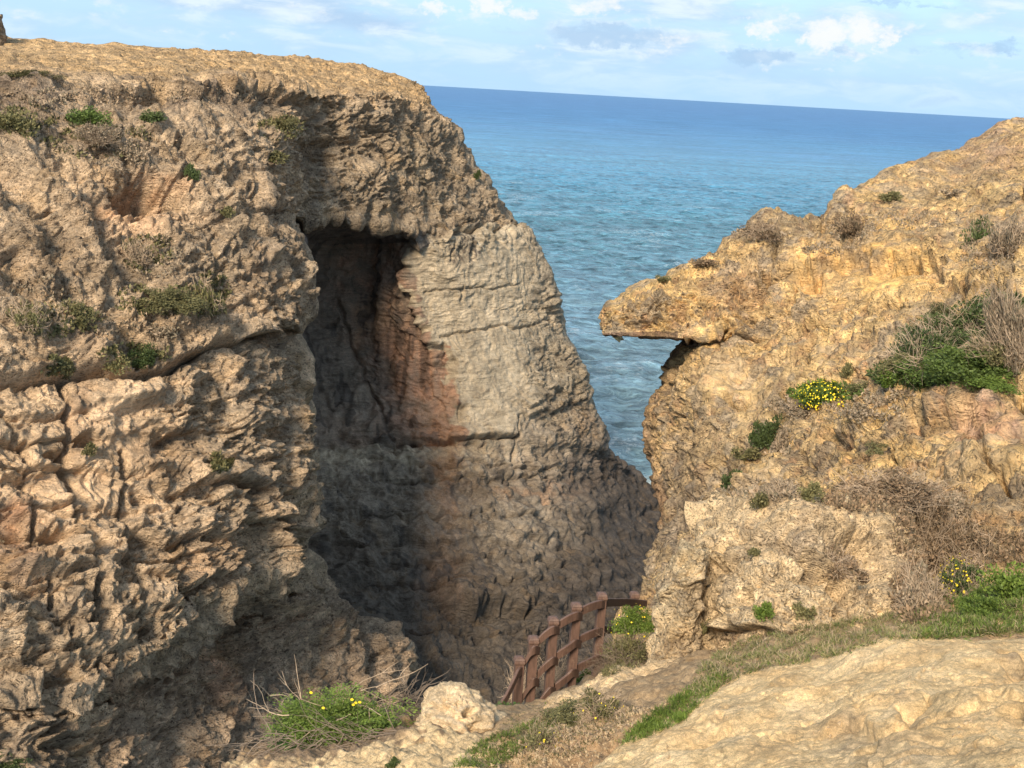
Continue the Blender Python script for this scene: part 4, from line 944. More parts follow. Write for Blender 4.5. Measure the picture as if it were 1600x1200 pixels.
def tubes(paths, rad, sides=3, taper=.35):
    """paths: list of m x 3 arrays -> quads"""
    out = []
    for P_, r in zip(paths, rad):
        m = len(P_); tg = unit(np.gradient(P_, axis=0)); ref = np.array([.3, .2, .93]); n1 = unit(np.cross(tg, ref)); n2 = np.cross(tg, n1)
        rr = r * np.linspace(1, taper, m)[:, None]
        ring = [P_ + (n1 * math.cos(2 * math.pi * k / sides) + n2 * math.sin(2 * math.pi * k / sides)) * rr for k in range(sides)]
        for k in range(sides):
            a, b = ring[k], ring[(k + 1) % sides]
            out.append(np.stack([a[:-1], b[:-1], b[1:], a[1:]], 1))
    return np.concatenate(out)
def twigs(n, rad, seed=0, up=.7, curl=.35, sub=3):
    R = np.random.default_rng(seed); ps, rs = [], []
    for i in range(n):
        b = np.array([R.normal(0, .22), R.normal(0, .22), 0]); d = unit(np.array([R.normal(0, .8), R.normal(0, .8), up * R.random() + .1]))
        L = .6 + .5 * R.random(); pts = [b]
        for k in range(5):
            d = unit(d + R.normal(0, curl, 3)); pts.append(pts[-1] + d * L / 5 * np.array([1, 1, .9]))
        pts = np.array(pts); pts[:, 2] = np.abs(pts[:, 2]); ps.append(pts); rs.append(rad)
        for _ in range(sub):
            k = R.integers(1, 5); q = [pts[k]]; e = unit(d + R.normal(0, .8, 3))
            for j in range(3): e = unit(e + R.normal(0, curl, 3)); q.append(q[-1] + e * L * .13)
            ps.append(np.array(q)); rs.append(rad * .6)
    return tubes(ps, rs)
def fronds(n, leaf, seed=0, L=(.5, .9)):
    R = np.random.default_rng(seed); quads, tint, stems = [], [], []
    for i in range(n):
        az = R.random() * 2 * math.pi; d = np.array([math.cos(az), math.sin(az), .5 + 1.3 * R.random()]); d /= np.linalg.norm(d)
        b = np.array([R.normal(0, .18), R.normal(0, .18), 0]); l = L[0] + (L[1] - L[0]) * R.random(); m = 12
        pts = [b]
        for k in range(m):
            d = unit(d + np.array([0, 0, -.09]) + R.normal(0, .05, 3)); pts.append(pts[-1] + d * l / m)
        pts = np.array(pts); stems.append(pts); tn = R.random()
        side = unit(np.cross(d, (0, 0, 1.)) + 1e-6); upv = np.cross(side, d)
        for k in range(3, m + 1):
            w_ = .24 * l * math.sin(math.pi * (k - 2) / (m - .5)) + .04
            for sgn in (-1, 1):
                for j in range(4):
                    f = (j + .6) / 4
                    c = pts[k] + side * sgn * w_ * f + d * w_ * f * .6 + R.normal(0, .012, 3) + np.array([0, 0, -.03 * f])
                    a = unit(side * sgn * .7 + d * .8 + R.normal(0, .5, 3)); bb = unit(np.cross(a, upv + R.normal(0, .5, 3)))
                    s = leaf * (.7 + .6 * R.random())
                    quads.append(np.stack([c - a * s, c + bb * s * .45, c + a * s, c - bb * s * .45])); tint.append(np.clip(.35 * tn + .3 + .2 * R.standard_normal() + .0, 0, 1))
    return np.array(quads), np.array(tint), tubes(stems, [leaf * .22] * len(stems))

G_BRIGHT = simple_mat('bright_green_leaf', (.128, .188, .038, 1), .6, .3, 6, .3, .3)
G_DARK = simple_mat('dark_green_leaf', (.070, .098, .034, 1), .6, .35, 6, .3, .2)
G_OLIVE = simple_mat('olive_leaf', (.165, .155, .075, 1), .7, .3, 6, .2, .2)
G_GREY = simple_mat('dry_grey_leaf', (.27, .215, .160, 1), .8, .3, 6, .2, .15)
G_BROWN = simple_mat('dry_brown_leaf', (.215, .155, .105, 1), .8, .3, 6, .2, .15)
G_BLUE = simple_mat('feathery_green_leaf', (.105, .21, .055, 1), .6, .25, 6, .3, .3)
M_TWIG = simple_mat('dry_twig', (.40, .30, .21, 1), .85, .35, 8, .2)
M_TWIGD = simple_mat('dark_dry_twig', (.19, .145, .11, 1), .85, .35, 8, .2)
G_MID = simple_mat('mid_green_leaf', (.098, .145, .036, 1), .6, .3, 6, .3, .25)
M_YEL = simple_mat('yellow_petal', (.80, .62, .04, 1), .6, .15, 4, .2, .2)

LM = {}
def leafmesh(kind, size):
    key = (kind, size)
    if key in LM: return LM[key]
    n, leaf, lumps = {'s': (900, .095, 9), 'm': (2400, .060, 16), 'l': (7000, .036, 30)}[size]
    mat = {'bright': G_BRIGHT, 'dark': G_DARK, 'olive': G_OLIVE, 'grey': G_GREY, 'brown': G_BROWN, 'blue': G_BLUE, 'mid': G_MID}[kind]
    outs = []
    for v in range(3):
        q, tn = leaves(n, .42 if size != 'l' else .32, leaf, lumps, 1, seed=hash((size, v)) % 1000 if False else v * 17 + len(size) + n)
        outs.append(mesh_quads('foliage', q, tn, mat))
    LM[key] = outs
    return outs
TM = {}
def twigmesh(dark, size):
    key = (dark, size)
    if key not in TM:
        n, rad = {'s': (40, .022), 'm': (90, .012), 'l': (200, .0065)}[size]
        TM[key] = [mesh_quads('stem', q, np.full(len(q), .5), M_TWIGD if dark else M_TWIG) for q in (twigs(n, rad, 5 + v, .9, .3) for v in range(2))]
    return TM[key]
R_ = np.random.default_rng(11)
def empty(name, loc):
    o = bpy.data.objects.new(name, None); COL.objects.link(o); o.location = loc; o.empty_display_size = .1; return o
def place(x, y, w_, h, D=None):
    p, n, d = hit(x, y + h * .38)
    if D is not None:
        p = P(x, y + h * .45, D); n = np.array([0, -.3, .95]); d = D
    return p, n, float(d) / FPX
def shrub(x, y, w_, h, kind, label, name='shrub', size=None, twig=0, flowers=0, D=None, cat='shrub', deep=.7):
    if x > 1400 and 480 < y < 580: w_ *= 1.25; h *= 1.3; size = 'l'
    if x < 480: w_ *= 1.15; h *= 1.1
    p, n, k = place(x, y, w_, h, D)
    size = size or ('s' if w_ < 45 else 'm' if w_ < 85 else 'l')
    e = empty(name, p); tag(e, label, cat)
    up = Vector(unit(np.array(n) * .35 + (0, 0, 1.0))); e.rotation_euler = up.to_track_quat('Z', 'Y').to_euler()
    rz = R_.uniform(-.5, .5)
    sx, sz = w_ * k * .74, h * k * 1.05
    if kind:
        f = link('foliage', leafmesh(kind, size)[R_.integers(0, 3)], None, e)
        f.scale = (sx, max(sx * deep, .01), sz); f.rotation_euler = (0, 0, rz)
    if twig:
        f = link('stem', twigmesh(twig == 2 or kind in ('grey', 'brown') and twig != 1, size)[R_.integers(0, 2)], None, e)
        f.scale = (sx * 1.12, sx * deep, sz * 1.25); f.rotation_euler = (0, 0, rz)
    if flowers:
        fp = unit(R_.standard_normal((flowers, 3)) + (0, -.5, .6)); fp[:, 2] = np.abs(fp[:, 2])
        c = fp * (R_.random((flowers, 1)) * .25 + .80) * (sx, sx * deep, sz); r = np.clip(1.7 * k, .003, .05) * (.5 + R_.random((flowers, 1)) * .6)
        m = 6; an = np.arange(m) / m * 2 * math.pi
        a = unit(np.cross(fp, (0.1, .2, 1.))); b = np.cross(fp, a)
        pts = c[:, None] + (a[:, None] * np.cos(an)[None, :, None] + b[:, None] * np.sin(an)[None, :, None]) * r[:, None]
        tag(link('flower', mesh_quads('flower', pts, R_.random(flowers), M_YEL), None, e), kind='stuff')
    return e

PL = [
 (1420,575,70,34,'olive','olive shrub between the two lowest green bushes of the big ledge',0),
 (1510,540,90,40,'dark','mid green shrub filling the centre of the big ledge',0),
 (1560,535,80,50,'olive','olive shrub below the tall grey twiggy bush of the ledge',1),
 (1470,490,60,26,'olive','thin olive shrub along the top edge of the ledge greenery',0),
 (1165,705,40,24,'olive','olive tuft on the pale ramp between two dark green shrubs',0),
 (1480,800,110,60,'grey','grey brown tangle right of the dark thicket in the cleft',1),
 (1475,520,90,50,'dark','middle shrub of the three dark green shrubs on the big ledge',0),
 (1400,592,60,26,'bright','small green plant at the lowest left tip of the ledge greenery',0),
 (1480,575,110,26,'mid','low green bush along the foot of the ledge, left of the brightest one',0),
 (1560,475,70,40,'dark','dark green shrub at the upper right end of the ledge greenery',1),
 (20,190,52,32,'olive','olive shrub at the left edge of the photo, just under the plateau rim',0),
 (143,182,44,26,'mid','bright green shrub high on the left cliff below the plateau',0),
 (120,180,30,22,'dark','small dark shrub touching the left side of the bright green cliff shrub',0),
 (150,209,76,30,'grey','rounded grey dry bush directly below the bright green cliff shrub',1),
 (200,238,44,26,'grey','smaller grey dry bush down to the right of the rounded grey one',0),
 (238,180,28,18,'dark','dark tuft in a crevice right of the bright green cliff shrub',0),
 (445,191,34,22,'olive','olive tuft on the pale rock high above the cave mouth',0),
 (425,245,38,14,'olive','flat olive cushion plant above the left corner of the cave',0),
 (302,270,20,22,'dark','dark tuft between the orange hollow and the cave corner',0),
 (50,116,80,12,'olive','long low olive mat lying on the plateau edge at the left',0),
 (350,330,24,12,'olive','small olive plant right of the orange hollow in the left cliff',0),
 (213,395,40,34,'grey','grey dry bush under the orange hollow in the left cliff',1),
 (40,495,48,40,'olive','green and olive shrub near the left edge, midway up the cliff',1),
 (120,486,44,34,'olive','olive shrub right beside an orange streak on the left cliff',0),
 (325,463,38,52,'olive','tall olive shrub on the cliff, nearest to the cave mouth',1),
 (265,466,80,26,'olive','wide flat olive bush left of the tall olive shrub',0),
 (255,515,34,24,'grey','grey tuft above the long horizontal crack of the left cliff',0),
 (222,553,44,26,'dark','dark grey green bush sitting on the long crack, right one of a pair',0),
 (178,562,34,26,'olive','olive bush sitting on the long crack, left one of a pair',0),
 (93,573,28,32,'olive','olive plant hanging where the vertical joint meets the long crack',0),
 (345,721,34,24,'olive','lone olive plant low on the left cliff under the ledge',0),
 (136,700,22,16,'olive','tiny plant inside a round hollow beside the vertical joint',0),
 (744,271,12,14,'dark','tiny dark shrub on the seaward outline of the headland',0),
 (8,1192,44,22,'dark','dark green plant in the bottom left corner of the photo',0),
 (1528,368,56,58,'dark','dark green shrub on the upper right slope',1),
 (1572,372,60,60,'grey','grey twiggy bush leaning on the dark green shrub of the upper right slope',1),
 (1190,362,54,24,'brown','brown dry bush on the crest behind the rock beak',1),
 (1098,409,36,12,'brown','small brown tuft on the back of the rock beak',0),
 (1035,434,26,9,'olive','tiny olive tuft nearest the tip of the rock beak',0),
 (1330,352,50,40,'brown','purplish brown heather cushion on the rock knob above the yellow hollow',0),
 (1390,305,40,14,'olive','thin olive tuft on the right cliff crest',0),
 (1490,300,34,14,'grey','small grey tuft out on the open upper right slope',0),
 (1515,505,110,60,'dark','big dark green shrub filling the ledge at the right edge',1),
 (1440,552,110,56,'dark','dark green shrub at the lower left end of the big green ledge',1),
 (1530,563,110,40,'mid','bright green shrub along the foot of the big ledge greenery',0),
 (1585,510,60,110,'grey','tall grey twiggy bush at the right edge of the photo above the ledge',1),
 (1325,577,26,24,'olive','olive tuft growing on the golden rock above the yellow flowers',0),
 (1350,606,50,18,'olive','low olive cushion right of the yellow flowering bush',0),
 (1555,601,66,12,'bright','flat green plant lying on the rounded rock at the right edge',0),
 (1197,671,48,50,'dark','dark green shrub clinging to the step above the pale ramp',0),
 (1215,690,36,34,'grey','dry grey clump attached below the dark green step shrub',0),
 (1243,640,54,24,'grey','grey heather cushion left of a second grey one under the yellow flowers',0),
 (1350,645,70,24,'grey','wide grey heather cushion on the rock right of the first one',0),
 (1145,748,44,28,'dark','dark green shrub at the foot of the pale ramp',0),
 (1372,700,48,14,'olive','flat olive plant on the rubble above the big dry thicket',0),
 (1190,782,40,26,'olive','olive tuft on top of the large outcrop at its left',0),
 (1222,770,56,40,'grey','grey dry tuft on top of the large outcrop',1),
 (1265,765,40,26,'olive','green tuft on top of the large outcrop, beside the thicket',0),
 (1390,760,130,46,'brown','left arm of the dry brown thicket on top of the outcrop',1),
 (1440,815,110,100,'brown','dense dark thicket in the cleft right of the large outcrop',1),
 (1510,860,120,80,'brown','dry brown thicket above the yellow flowered bush',1),
 (1435,930,70,80,'grey','dry grey bush at the right foot of the large outcrop',1),
 (1580,915,80,64,'bright','bright green bush at the right edge above the slab',0),
 (1535,950,90,50,'bright','low green bush between the flowered bush and the slab',0),
 (1358,885,48,40,'bright','bright green plant in the hollow of the large outcrop',0),
 (1308,882,70,46,'brown','dry tuft beside the bright green plant in the outcrop hollow',1),
 (1180,862,26,14,'olive','small olive plant above the front boulder with the rust hollow',0),
 (1190,952,34,26,'bright','small bright green cushion on the front boulder',0),
 (1255,950,34,26,'olive','small olive cushion on the front boulder, right of the bright one',0),
 (1099,975,12,30,'olive','thin plant in the gap between pale pointed boulder and front boulder',0),
]
for (x, y, w_, h, kind, lab, tw) in PL:
    shrub(x, y, w_, h, kind, lab, twig=tw)
shrub(1285, 612, 76, 30, 'bright', 'yellow flowering bush on the golden slope below the ledge greenery', flowers=220)
shrub(1503, 905, 90, 64, 'dark', 'dark bush with many yellow daisies, right of the dry grey bush', flowers=170, twig=1)
# around the fence
shrub(990, 962, 62, 50, 'bright', 'yellow green bush between the last fence post and the pointed boulder', D=14.6, flowers=26, size='l')
shrub(985, 1012, 80, 56, 'olive', 'grey green dry bush spilling down below the yellow green bush', D=14.2, twig=2, size='l')
shrub(912, 1056, 40, 18, 'bright', 'small green tuft between the two right hand fence posts', D=15.1)
shrub(806, 1112, 96, 34, 'blue', 'feathery dark green clump at the foot of the lowest fence posts', D=12.9, size='l')
shrub(852, 1108, 30, 30, 'bright', 'yellow flowered sprig at the foot of the third fence post', D=12.4, flowers=14)
shrub(935, 1100, 60, 44, 'olive', 'yellowish weed on the path edge, in front of the fence', twig=1, flowers=16)
shrub(845, 1150, 60, 34, 'olive', 'low yellowish weed beside the lumpy foreground boulder', twig=1, flowers=16)
shrub(880, 1120, 110, 30, 'olive', 'low grey green mat between the fence and the yellowish weeds', size='l')
shrub(612, 1190, 26, 18, 'dark', 'tiny dark plant at the bottom edge on the pale apron rock', D=8.3)
shrub(820, 1060, 50, 90, None, 'bare dry twigs standing behind the two lowest fence posts', name='dry_bush', D=14.9, twig=1, size='l')
shrub(868, 1050, 44, 80, None, 'bare dry twigs seen through the middle of the fence', name='dry_bush', D=15.4, twig=1, size='l')
shrub(960, 1030, 70, 60, None, 'tangle of bare twigs right of the fifth fence post', name='dry_bush', D=14.6, twig=2, size='l')
shrub(1030, 935, 30, 40, None, 'short bare twigs against the left side of the pointed boulder', name='dry_bush', D=14.3, twig=2, size='m')
shrub(1405, 905, 60, 130, None, 'tall bare twigs rising in front of the large outcrop', name='dry_bush', D=13.6, twig=1, size='l')

# big bright bush with yellow flowers among dead branches, lower left
def big_bush():
    kx = 9.9 / FPX
    e = empty('green_bush', P(528, 1152, 9.9)); tag(e, 'bright feathery green bush with yellow flowers in the lower left foreground', 'bush')
    q, tn, st = fronds(300, .028, 3, (.55, 1.05))
    f = link('foliage', mesh_quads('foliage', q, tn, G_BRIGHT), None, e); f.scale = (118 * kx, 66 * kx, 112 * kx)
    q2, tn2, st2 = fronds(180, .028, 9, (.5, .8))
    f2 = link('foliage', mesh_quads('foliage', q2, tn2, G_BLUE), None, e); f2.scale = (75 * kx, 60 * kx, 62 * kx); f2.location = (52 * kx, -.03, -14 * kx)
    q3, tn3, st3 = fronds(150, .028, 19, (.5, .8))
    f3 = link('foliage', mesh_quads('foliage', q3, tn3, G_BLUE), None, e); f3.scale = (80 * kx, 60 * kx, 46 * kx); f3.location = (-48 * kx, -.05, -12 * kx)
    f4 = link('foliage', leafmesh('bright', 'l')[1], None, e); f4.scale = (92 * kx, 50 * kx, 78 * kx)
    link('stem', mesh_quads('stem', st, np.full(len(st), .5), G_OLIVE), None, e).scale = (100 * kx, 60 * kx, 92 * kx)
    for (x, y) in ((550, 1093), (556, 1098), (562, 1097), (505, 1106), (486, 1082), (552, 1101)):
        c = P(x, y, 9.55) - np.array(e.location); m = 8; an = np.arange(m) / m * 2 * math.pi
        pts = np.stack([np.cos(an) * .014, np.sin(an) * 0 - .003 * (np.arange(m) % 2), np.sin(an) * .012], -1)[None]
        o = link('flower', mesh_quads('flower', pts, np.array([.7]), M_YEL), None, e, c)
big_bush()
def dead_branches(name, label, n, x0, x1, y0, y1, D0, D1, L, ang, rad, seed, mat, lift=.12):
    R = np.random.default_rng(seed); ps, rs = [], []
    for i in range(n):
        x, y, D = R.uniform(x0, x1), R.uniform(y0, y1), R.uniform(D0, D1)
        p = P(x, y, D); a = math.radians(ang + R.normal(0, 32)); d = np.array([math.cos(a), R.normal(0, .25), math.sin(a)]); l = L * R.uniform(.35, 1.15)
        pts = [p]
        for k in range(7): d = unit(d + R.normal(0, .17, 3) + (0, 0, -.03)); pts.append(pts[-1] + d * l / 7)
        ps.append(np.array(pts)); r = rad * R.uniform(.5, 1.3); rs.append(r)
        for _ in range(R.integers(0, 3)):
            k = R.integers(2, 6); q = [pts[k]]; e = unit(d + R.normal(0, .6, 3))
            for j in range(4): e = unit(e + R.normal(0, .2, 3)); q.append(q[-1] + e * l * .09)
            ps.append(np.array(q)); rs.append(r * .6)
    if n < 12:
        root = empty(name, P((x0 + x1) / 2, y1, D0)); c = np.array(root.location)
        for p_, r_ in zip(ps, rs):
            q = tubes([p_], [r_], 4); link('branch', mesh_quads('branch', q - c, np.full(len(q), .5), mat), None, root)
        return tag(root, label, 'dead branches')
    q = tubes(ps, rs, 4); c = q.reshape(-1, 3).mean(0)
    e = link(name, mesh_quads(name, q - c, np.full(len(q), .5), mat), None, None, c)
    return tag(e, label, 'dead branches')
dead_branches('dead_branches', 'pale dead branches fanning out left of the bright feathery bush', 30, 440, 560, 1105, 1160, 9.7, 10.3, .62, 172, .0045, 2, M_TWIG)
dead_branches('dead_branches', 'heap of brown dead branches lying under the bright feathery bush', 170, 420, 640, 1140, 1180, 9.3, 9.9, .55, 200, .0042, 3, M_TWIGD)
dead_branches('dead_branches', 'dark dead branches between the bright bush and the lumpy boulder', 90, 590, 670, 1085, 1140, 10.2, 11.4, .5, 35, .005, 4, M_TWIGD)
dead_branches('dead_branches', 'long pale dead branches reaching up right over the gully', 6, 520, 600, 1070, 1100, 9.9, 10.4, .6, 25, .006, 6, M_TWIG)
dead_branches('dead_branches', 'brown dead sticks lying on the path in front of the fence', 40, 850, 960, 1115, 1150, 9.0, 9.6, .4, 25, .004, 8, M_TWIGD)

# grass and ground cover
def inpoly(x, y, poly):
    c = np.zeros(len(x), bool); j = len(poly) - 1
    for i in range(len(poly)):
        xi, yi = poly[i]; xj, yj = poly[j]
        c ^= ((yi > y) != (yj > y)) & (x < (xj - xi) * (y - yi) / (yj - yi + 1e-9) + xi); j = i
    return c
def grass(name, polys, n, hgt, wid, mat, lean=.5, seed=0, flat=False, far=40, cut=-.6):
    R = np.random.default_rng(seed); out = []; tt = []
    for poly in polys:
        xs, ys = zip(*poly); A = (max(xs) - min(xs)) * (max(ys) - min(ys))
        x = R.uniform(min(xs), max(xs), n * 3); y = R.uniform(min(ys), max(ys), n * 3)
        # clumping
        cl = np.sin(x * .11 + 3 * np.sin(y * .13)) + np.sin(y * .21 + 2 * np.sin(x * .07)) + R.normal(0, .8, n * 3)
        k = inpoly(x, y, poly) & (cl > cut); x, y = x[k][:n], y[k][:n]
        p, nn, d = hit(x, y); ok = (d < far); p, nn = p[ok], nn[ok]; m = len(p)
        hh = hgt * R.uniform(.4, 1.3, m)[:, None]
        dr = unit(R.normal(0, 1, (m, 3)) * lean + (0, 0, 1)); sd = unit(np.cross(dr, R.normal(0, 1, (m, 3)))) * wid * R.uniform(.6, 1.4, (m, 1))
        b = p - nn * .005; mid = b + dr * hh * .55; tip = b + unit(dr + R.normal(0, .35, (m, 3)) * lean) * hh
        out.append(np.stack([b - sd, mid - sd * .8, tip, mid + sd * .8], 1) if not flat else np.stack([mid - sd, mid - dr * wid * 2, mid + sd, mid + dr * wid * 2], 1)); tt.append(R.random(m))
    q = np.concatenate(out)
    return tag(link(name, mesh_quads(name, q, np.concatenate(tt), mat), None), kind='stuff')
STRIP = [(1095,1040),(1130,1010),(1200,990),(1280,978),(1350,965),(1430,955),(1480,950),(1600,940),(1600,994),(1500,996),(1440,1000),(1394,998),(1330,1018),(1281,1032),(1208,1042),(1162,1054),(1112,1080),(1075,1100)]
DIAG = [(960,1166),(1000,1130),(1030,1105),(1075,1078),(1120,1055),(1140,1058),(1112,1084),(1080,1112),(1070,1126),(1010,1152)]
PATHG = [(700,1200),(740,1165),(790,1140),(830,1125),(880,1120),(860,1150),(820,1175),(770,1200)]
RIGHTG = [(1430,965),(1500,915),(1600,900),(1600,990),(1500,996),(1440,998)]
grass('grass', [STRIP], 22000, .075, .0035, simple_mat('grey_green_grass', (.22, .205, .105, 1), .7, .35, 2, .2, .2), .8, 1, cut=-.1)
grass('grass', [STRIP, DIAG], 6000, .055, .0035, G_BRIGHT, .7, 2)
grass('grass', [DIAG], 3500, .055, .0028, G_BRIGHT, .7, 3)
grass('grass', [PATHG], 4500, .045, .003, G_BRIGHT, .9, 4)
grass('dry_grass', [STRIP], 7000, .10, .0022, M_TWIG, .9, 31, cut=.2)
grass('ground_cover', [STRIP, RIGHTG], 4000, .06, .007, G_MID, 1.0, 32, True, cut=.5)
grass('ground_cover', [RIGHTG], 6000, .09, .005, G_BRIGHT, .9, 5)
grass('ground_cover', [RIGHTG, STRIP], 5000, .06, .006, G_OLIVE, 1.0, 6, True)
grass('ground_cover', [[(720,1190),(800,1120),(880,1095),(960,1090),(1000,1110),(960,1150),(900,1180),(820,1200)]], 6000, .035, .004, G_OLIVE, 1.2, 7, True)
grass('dry_grass', [[(800,1180),(850,1110),(960,1085),(1010,1100),(990,1140),(930,1170)]], 2500, .05, .002, M_TWIG, 1.2, 8)
grass('ground_cover', [[(940,1060),(945,1000),(985,960),(1010,960),(1010,1035),(990,1045)]], 3000, .07, .006, G_OLIVE, 1.0, 9)

def epoly(cx, cy, rx, ry): return [(cx + rx * math.cos(a / 6 * math.pi), cy + ry * math.sin(a / 6 * math.pi)) for a in range(12)]
grass('low_scrub', [epoly(260, 470, 90, 26), epoly(210, 555, 60, 18), epoly(90, 500, 70, 30), epoly(150, 215, 90, 34), epoly(40, 190, 50, 26), epoly(230, 395, 40, 30), epoly(330, 460, 30, 34), epoly(440, 200, 40, 20), epoly(90, 575, 24, 20), epoly(345, 722, 20, 14)], 700, .13, .035, G_OLIVE, 1.0, 21, True, 60, .5)
grass('low_scrub', [epoly(180, 235, 110, 34), epoly(230, 500, 110, 36), epoly(70, 470, 60, 40), epoly(150, 150, 150, 12), epoly(300, 150, 160, 12), epoly(60, 160, 60, 20), epoly(235, 400, 50, 36)], 700, .13, .03, G_GREY, 1.0, 22, True, 60, .5)
grass('low_scrub', [epoly(1500, 545, 110, 44), epoly(1420, 585, 60, 20), epoly(1570, 500, 50, 40)], 5000, .14, .030, G_DARK, 1.0, 23, True, 60, -.2)
grass('low_scrub', [epoly(1500, 570, 110, 20), epoly(1430, 592, 60, 14), epoly(1290, 615, 60, 16)], 1800, .12, .028, G_MID, 1.0, 24, True, 60, .2)
grass('low_scrub', [epoly(1250, 635, 60, 16), epoly(1340, 645, 70, 18), epoly(1380, 620, 50, 12), epoly(1215, 690, 30, 24), epoly(1185, 765, 60, 16), epoly(1330, 355, 40, 24), epoly(1190, 362, 50, 12), epoly(1420, 345, 60, 16), epoly(1300, 390, 50, 12), epoly(1540, 400, 40, 24)], 900, .10, .022, G_GREY, 1.0, 25, True, 60, .3)
grass('low_scrub', [epoly(1400, 780, 120, 26), epoly(1460, 840, 70, 50), epoly(1540, 860, 90, 30), epoly(1440, 930, 50, 50)], 3500, .12, .014, G_BROWN, 1.0, 26, True, 60, -.2)
# loose stones on the path
def gravel():
    R = np.random.default_rng(5); n = 700
    poly2 = [(1000,1190),(1130,1110),(1260,1060),(1400,1030),(1600,1030),(1600,1200)]
    poly = [(760,1200),(840,1130),(960,1110),(1040,1100),(1000,1140),(930,1190),(900,1200)]
    x = R.uniform(760, 1600, 9000); y = R.uniform(1030, 1200, 9000); k = inpoly(x, y, poly) | (inpoly(x, y, poly2) & (np.sin(x * .03 + y * .05) + R.normal(0, .5, 9000) > 1.75)); x, y = x[k][:n], y[k][:n]
    p, nn, d = hit(x, y); n = len(p); vs, fs = [], []
    base = unit(np.array([(1,0,0),(-1,0,0),(0,1,0),(0,-1,0),(0,0,1),(0,0,-1)], float))
    F = [(0,2,4),(2,1,4),(1,3,4),(3,0,4),(2,0,5),(1,2,5),(3,1,5),(0,3,5)]
    tri = []
    for i in range(n):
        s = R.uniform(.005, .020); v = base * (1 + R.normal(0, .2, (6, 3))) * s * (1.2, 1, .7) @ np.array(Euler(R.uniform(-2, 2, 3)).to_matrix()) + p[i]
        tri += [v[list(f)] for f in F]
    m = simple_mat('loose_stone', (.42, .31, .19, 1), .9, .3, 30, .1)
    tag(link('gravel', mesh_quads('gravel', np.array(tri), np.repeat(R.random(n), 8), m), None), kind='stuff')
gravel()

# ------------------------------------------------------------------ fence
def wood():
    m = bpy.data.materials.new('brown_plastic_wood'); m.use_nodes = True; t = NT(m.node_tree); t.n.clear()
    tc = t.new('ShaderNodeTexCoord').outputs['Object']
    g = t.noise(t.mapping(tc, (14, 14, 2)), 3, 5, .65, .5)
    c = t.mix(t.smooth(g, .3, .7), (.090, .052, .038), (.150, .085, .062))
    c = t.mix(t.math('MULTIPLY', t.smooth(t.noise(tc, 9, 5, .7), .55, .7), .35), c, (.34, .23, .16))
    bs = t.new('ShaderNodeBsdfPrincipled'); t.put(bs.inputs['Base Color'], c); bs.inputs['Roughness'].default_value = .55
    bp = t.new('ShaderNodeBump'); bp.inputs['Strength'].default_value = .4; bp.inputs['Distance'].default_value = .01; t.put(bp.inputs['Height'], g); t.l.new(bp.outputs[0], bs.inputs['Normal'])
    o = t.new('ShaderNodeOutputMaterial'); t.l.new(bs.outputs[0], o.inputs[0]); return m
M_WOOD = wood()
import bmesh
def boxmesh(name, prof, z):
    """square tube lofted through half widths prof at heights z"""
    bm = bmesh.new(); rings = []
    for h, zz in zip(prof, z):
        c = h * .93
        rings.append([bm.verts.new(v + (zz,)) for v in ((h, c), (c, h), (-c, h), (-h, c), (-h, -c), (-c, -h), (c, -h), (h, -c))])
    for a, b in zip(rings[:-1], rings[1:]):
        for i in range(8): bm.faces.new((a[i], a[(i + 1) % 8], b[(i + 1) % 8], b[i]))
    bm.faces.new(rings[-1]); bm.faces.new(rings[0][::-1])
    me = bpy.data.meshes.new(name); bm.to_mesh(me); bm.free(); me.materials.append(M_WOOD); return me
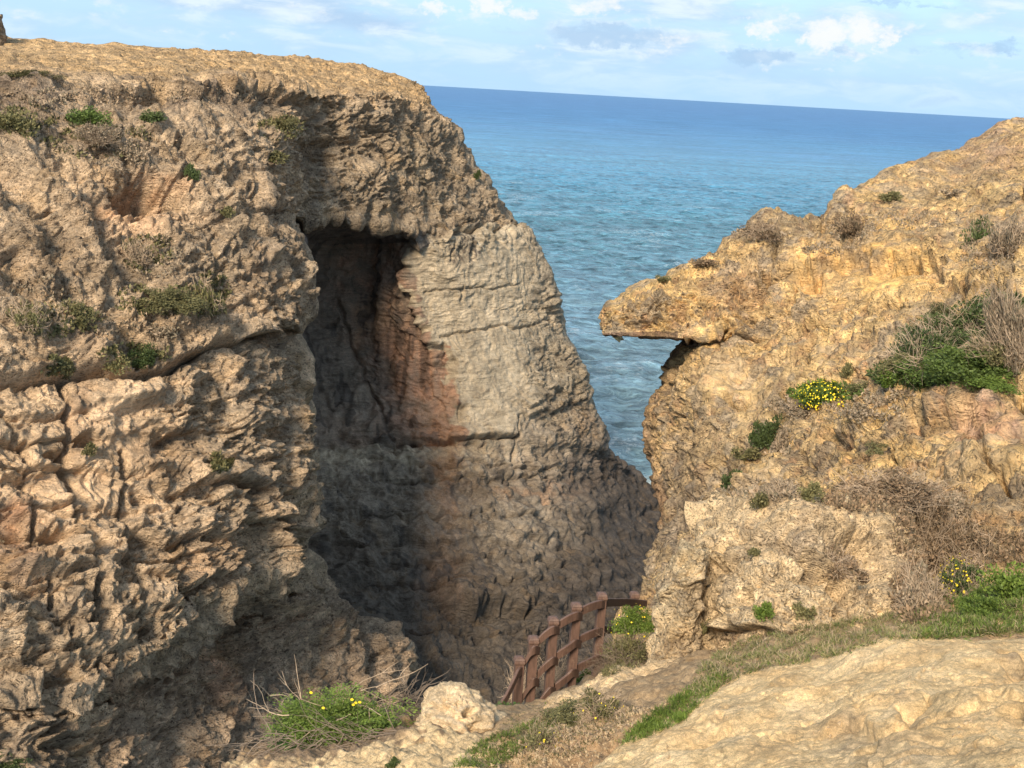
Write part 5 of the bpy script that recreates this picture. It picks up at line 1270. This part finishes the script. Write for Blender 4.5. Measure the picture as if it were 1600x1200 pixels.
def fence():
    posts = [((812,1025),(802,1125),14.0),((834,993),(825,1125),14.1),((865,963),(856,1110),14.3),((901,941),(892,1095),14.6),((941,925),(931,1075),15.0),((992,924),(983,1050),17.0)]
    root = empty('fence', P(872, 1085, 14.4)); tag(root, 'brown post and rail fence running down beside the path to the gully', 'fence')
    o0 = np.array(root.location)
    for (t_, b_, D) in posts:
        pt = P(t_[0], t_[1], D); pb = P(b_[0], b_[1], D); H = pt[2] - pb[2]; w2 = .056
        o = link('post', boxmesh('post', [w2, w2, w2 * .98], [0, H - .14, H - .095]), None, root, Vector((pt[0], pt[1], pb[2])) - root.location)
        o.rotation_euler = (0, 0, math.radians(9))
        c = link('cap', boxmesh('cap', [w2 * 1.0, w2 * 1.16, w2 * 1.2, w2 * 1.16, w2 * 1.02, w2 * 1.14, w2 * .95, w2 * .25], [0, .012, .030, .045, .050, .058, .080, .098]), None, o, Vector((0, 0, H - .097)))
    rails = [
     [(772,1112,13.3),(790,1086,13.5),(802,1062,13.7),(811,1042,13.87),(818,1042,14.02)],
     [(819,1031,14.0),(825,1021,13.98),(830,1012,13.97),(835,1008,13.97),(842,1010,14.12)],
     [(840,997,14.1),(850,987,14.12),(859,980,14.15),(866,977,14.17),(873,979,14.32)],
     [(871,971,14.3),(884,963,14.35),(894,958,14.42),(902,955,14.47),(909,957,14.62)],
     [(907,949,14.6),(922,942,14.7),(932,939,14.8),(940,937,14.87),(947,939,15.02)],
     [(946,935,15.1),(962,935,15.7),(978,935,16.3),(993,936,16.86),(1010,938,17.2)],
     [(817,1084,14.0),(823,1073,13.98),(829,1064,13.97),(834,1058,13.97),(841,1060,14.12)],
     [(840,1048,14.1),(849,1038,14.12),(857,1031,14.15),(864,1025,14.17),(871,1027,14.32)],
     [(869,1019,14.3),(882,1011,14.35),(892,1004,14.42),(899,998,14.47),(907,1000,14.62)],
     [(903,994,14.6),(918,987,14.7),(928,983,14.8),(936,980,14.87),(944,982,15.02)],
     [(945,978,15.1),(960,977,15.7),(976,976,16.3),(990,977,16.86)],
     [(842,1094,14.1),(849,1085,14.12),(855,1077,14.15),(860,1072,14.17),(868,1074,14.32)],
     [(867,1068,14.3),(878,1060,14.35),(888,1052,14.42),(895,1044,14.47),(903,1046,14.62)],
     [(901,1038,14.6),(916,1031,14.7),(926,1026,14.8),(935,1022,14.87),(943,1024,15.02)],
    ]
    for r in rails:
        A = np.array([P(x, y, D) for x, y, D in r]); n = 15
        u = np.linspace(0, len(A) - 1, n); i = np.minimum(u.astype(int), len(A) - 2); f = (u - i)[:, None]
        B = A[i] * (1 - f) + A[i + 1] * f
        for _ in range(1): B[1:-1] = (B[:-2] + 2 * B[1:-1] + B[2:]) / 4
        tg = np.gradient(B, axis=0); tg[:, 2] = 0; tg = unit(tg); nr = np.stack([-tg[:, 1], tg[:, 0], 0 * tg[:, 0]], -1)
        h, th = .116, .017; bm = bmesh.new(); rings = []
        for b, nn in zip(B, nr):
            rings.append([bm.verts.new(b - o0 + nn * sx * th + np.array([0, 0, -zz])) for sx, zz in ((-1, .006), (-.6, 0), (.6, 0), (1, .006), (1, h - .006), (.6, h), (-.6, h), (-1, h - .006))])
        for a, b in zip(rings[:-1], rings[1:]):
            for k in range(8): bm.faces.new((a[k], a[(k + 1) % 8], b[(k + 1) % 8], b[k]))
        bm.faces.new(rings[0][::-1]); bm.faces.new(rings[-1])
        me = bpy.data.meshes.new('rail'); bm.normal_update(); bmesh.ops.recalc_face_normals(bm, faces=bm.faces); bm.to_mesh(me); bm.free(); me.materials.append(M_WOOD)
        link('rail', me, None, root)
fence()
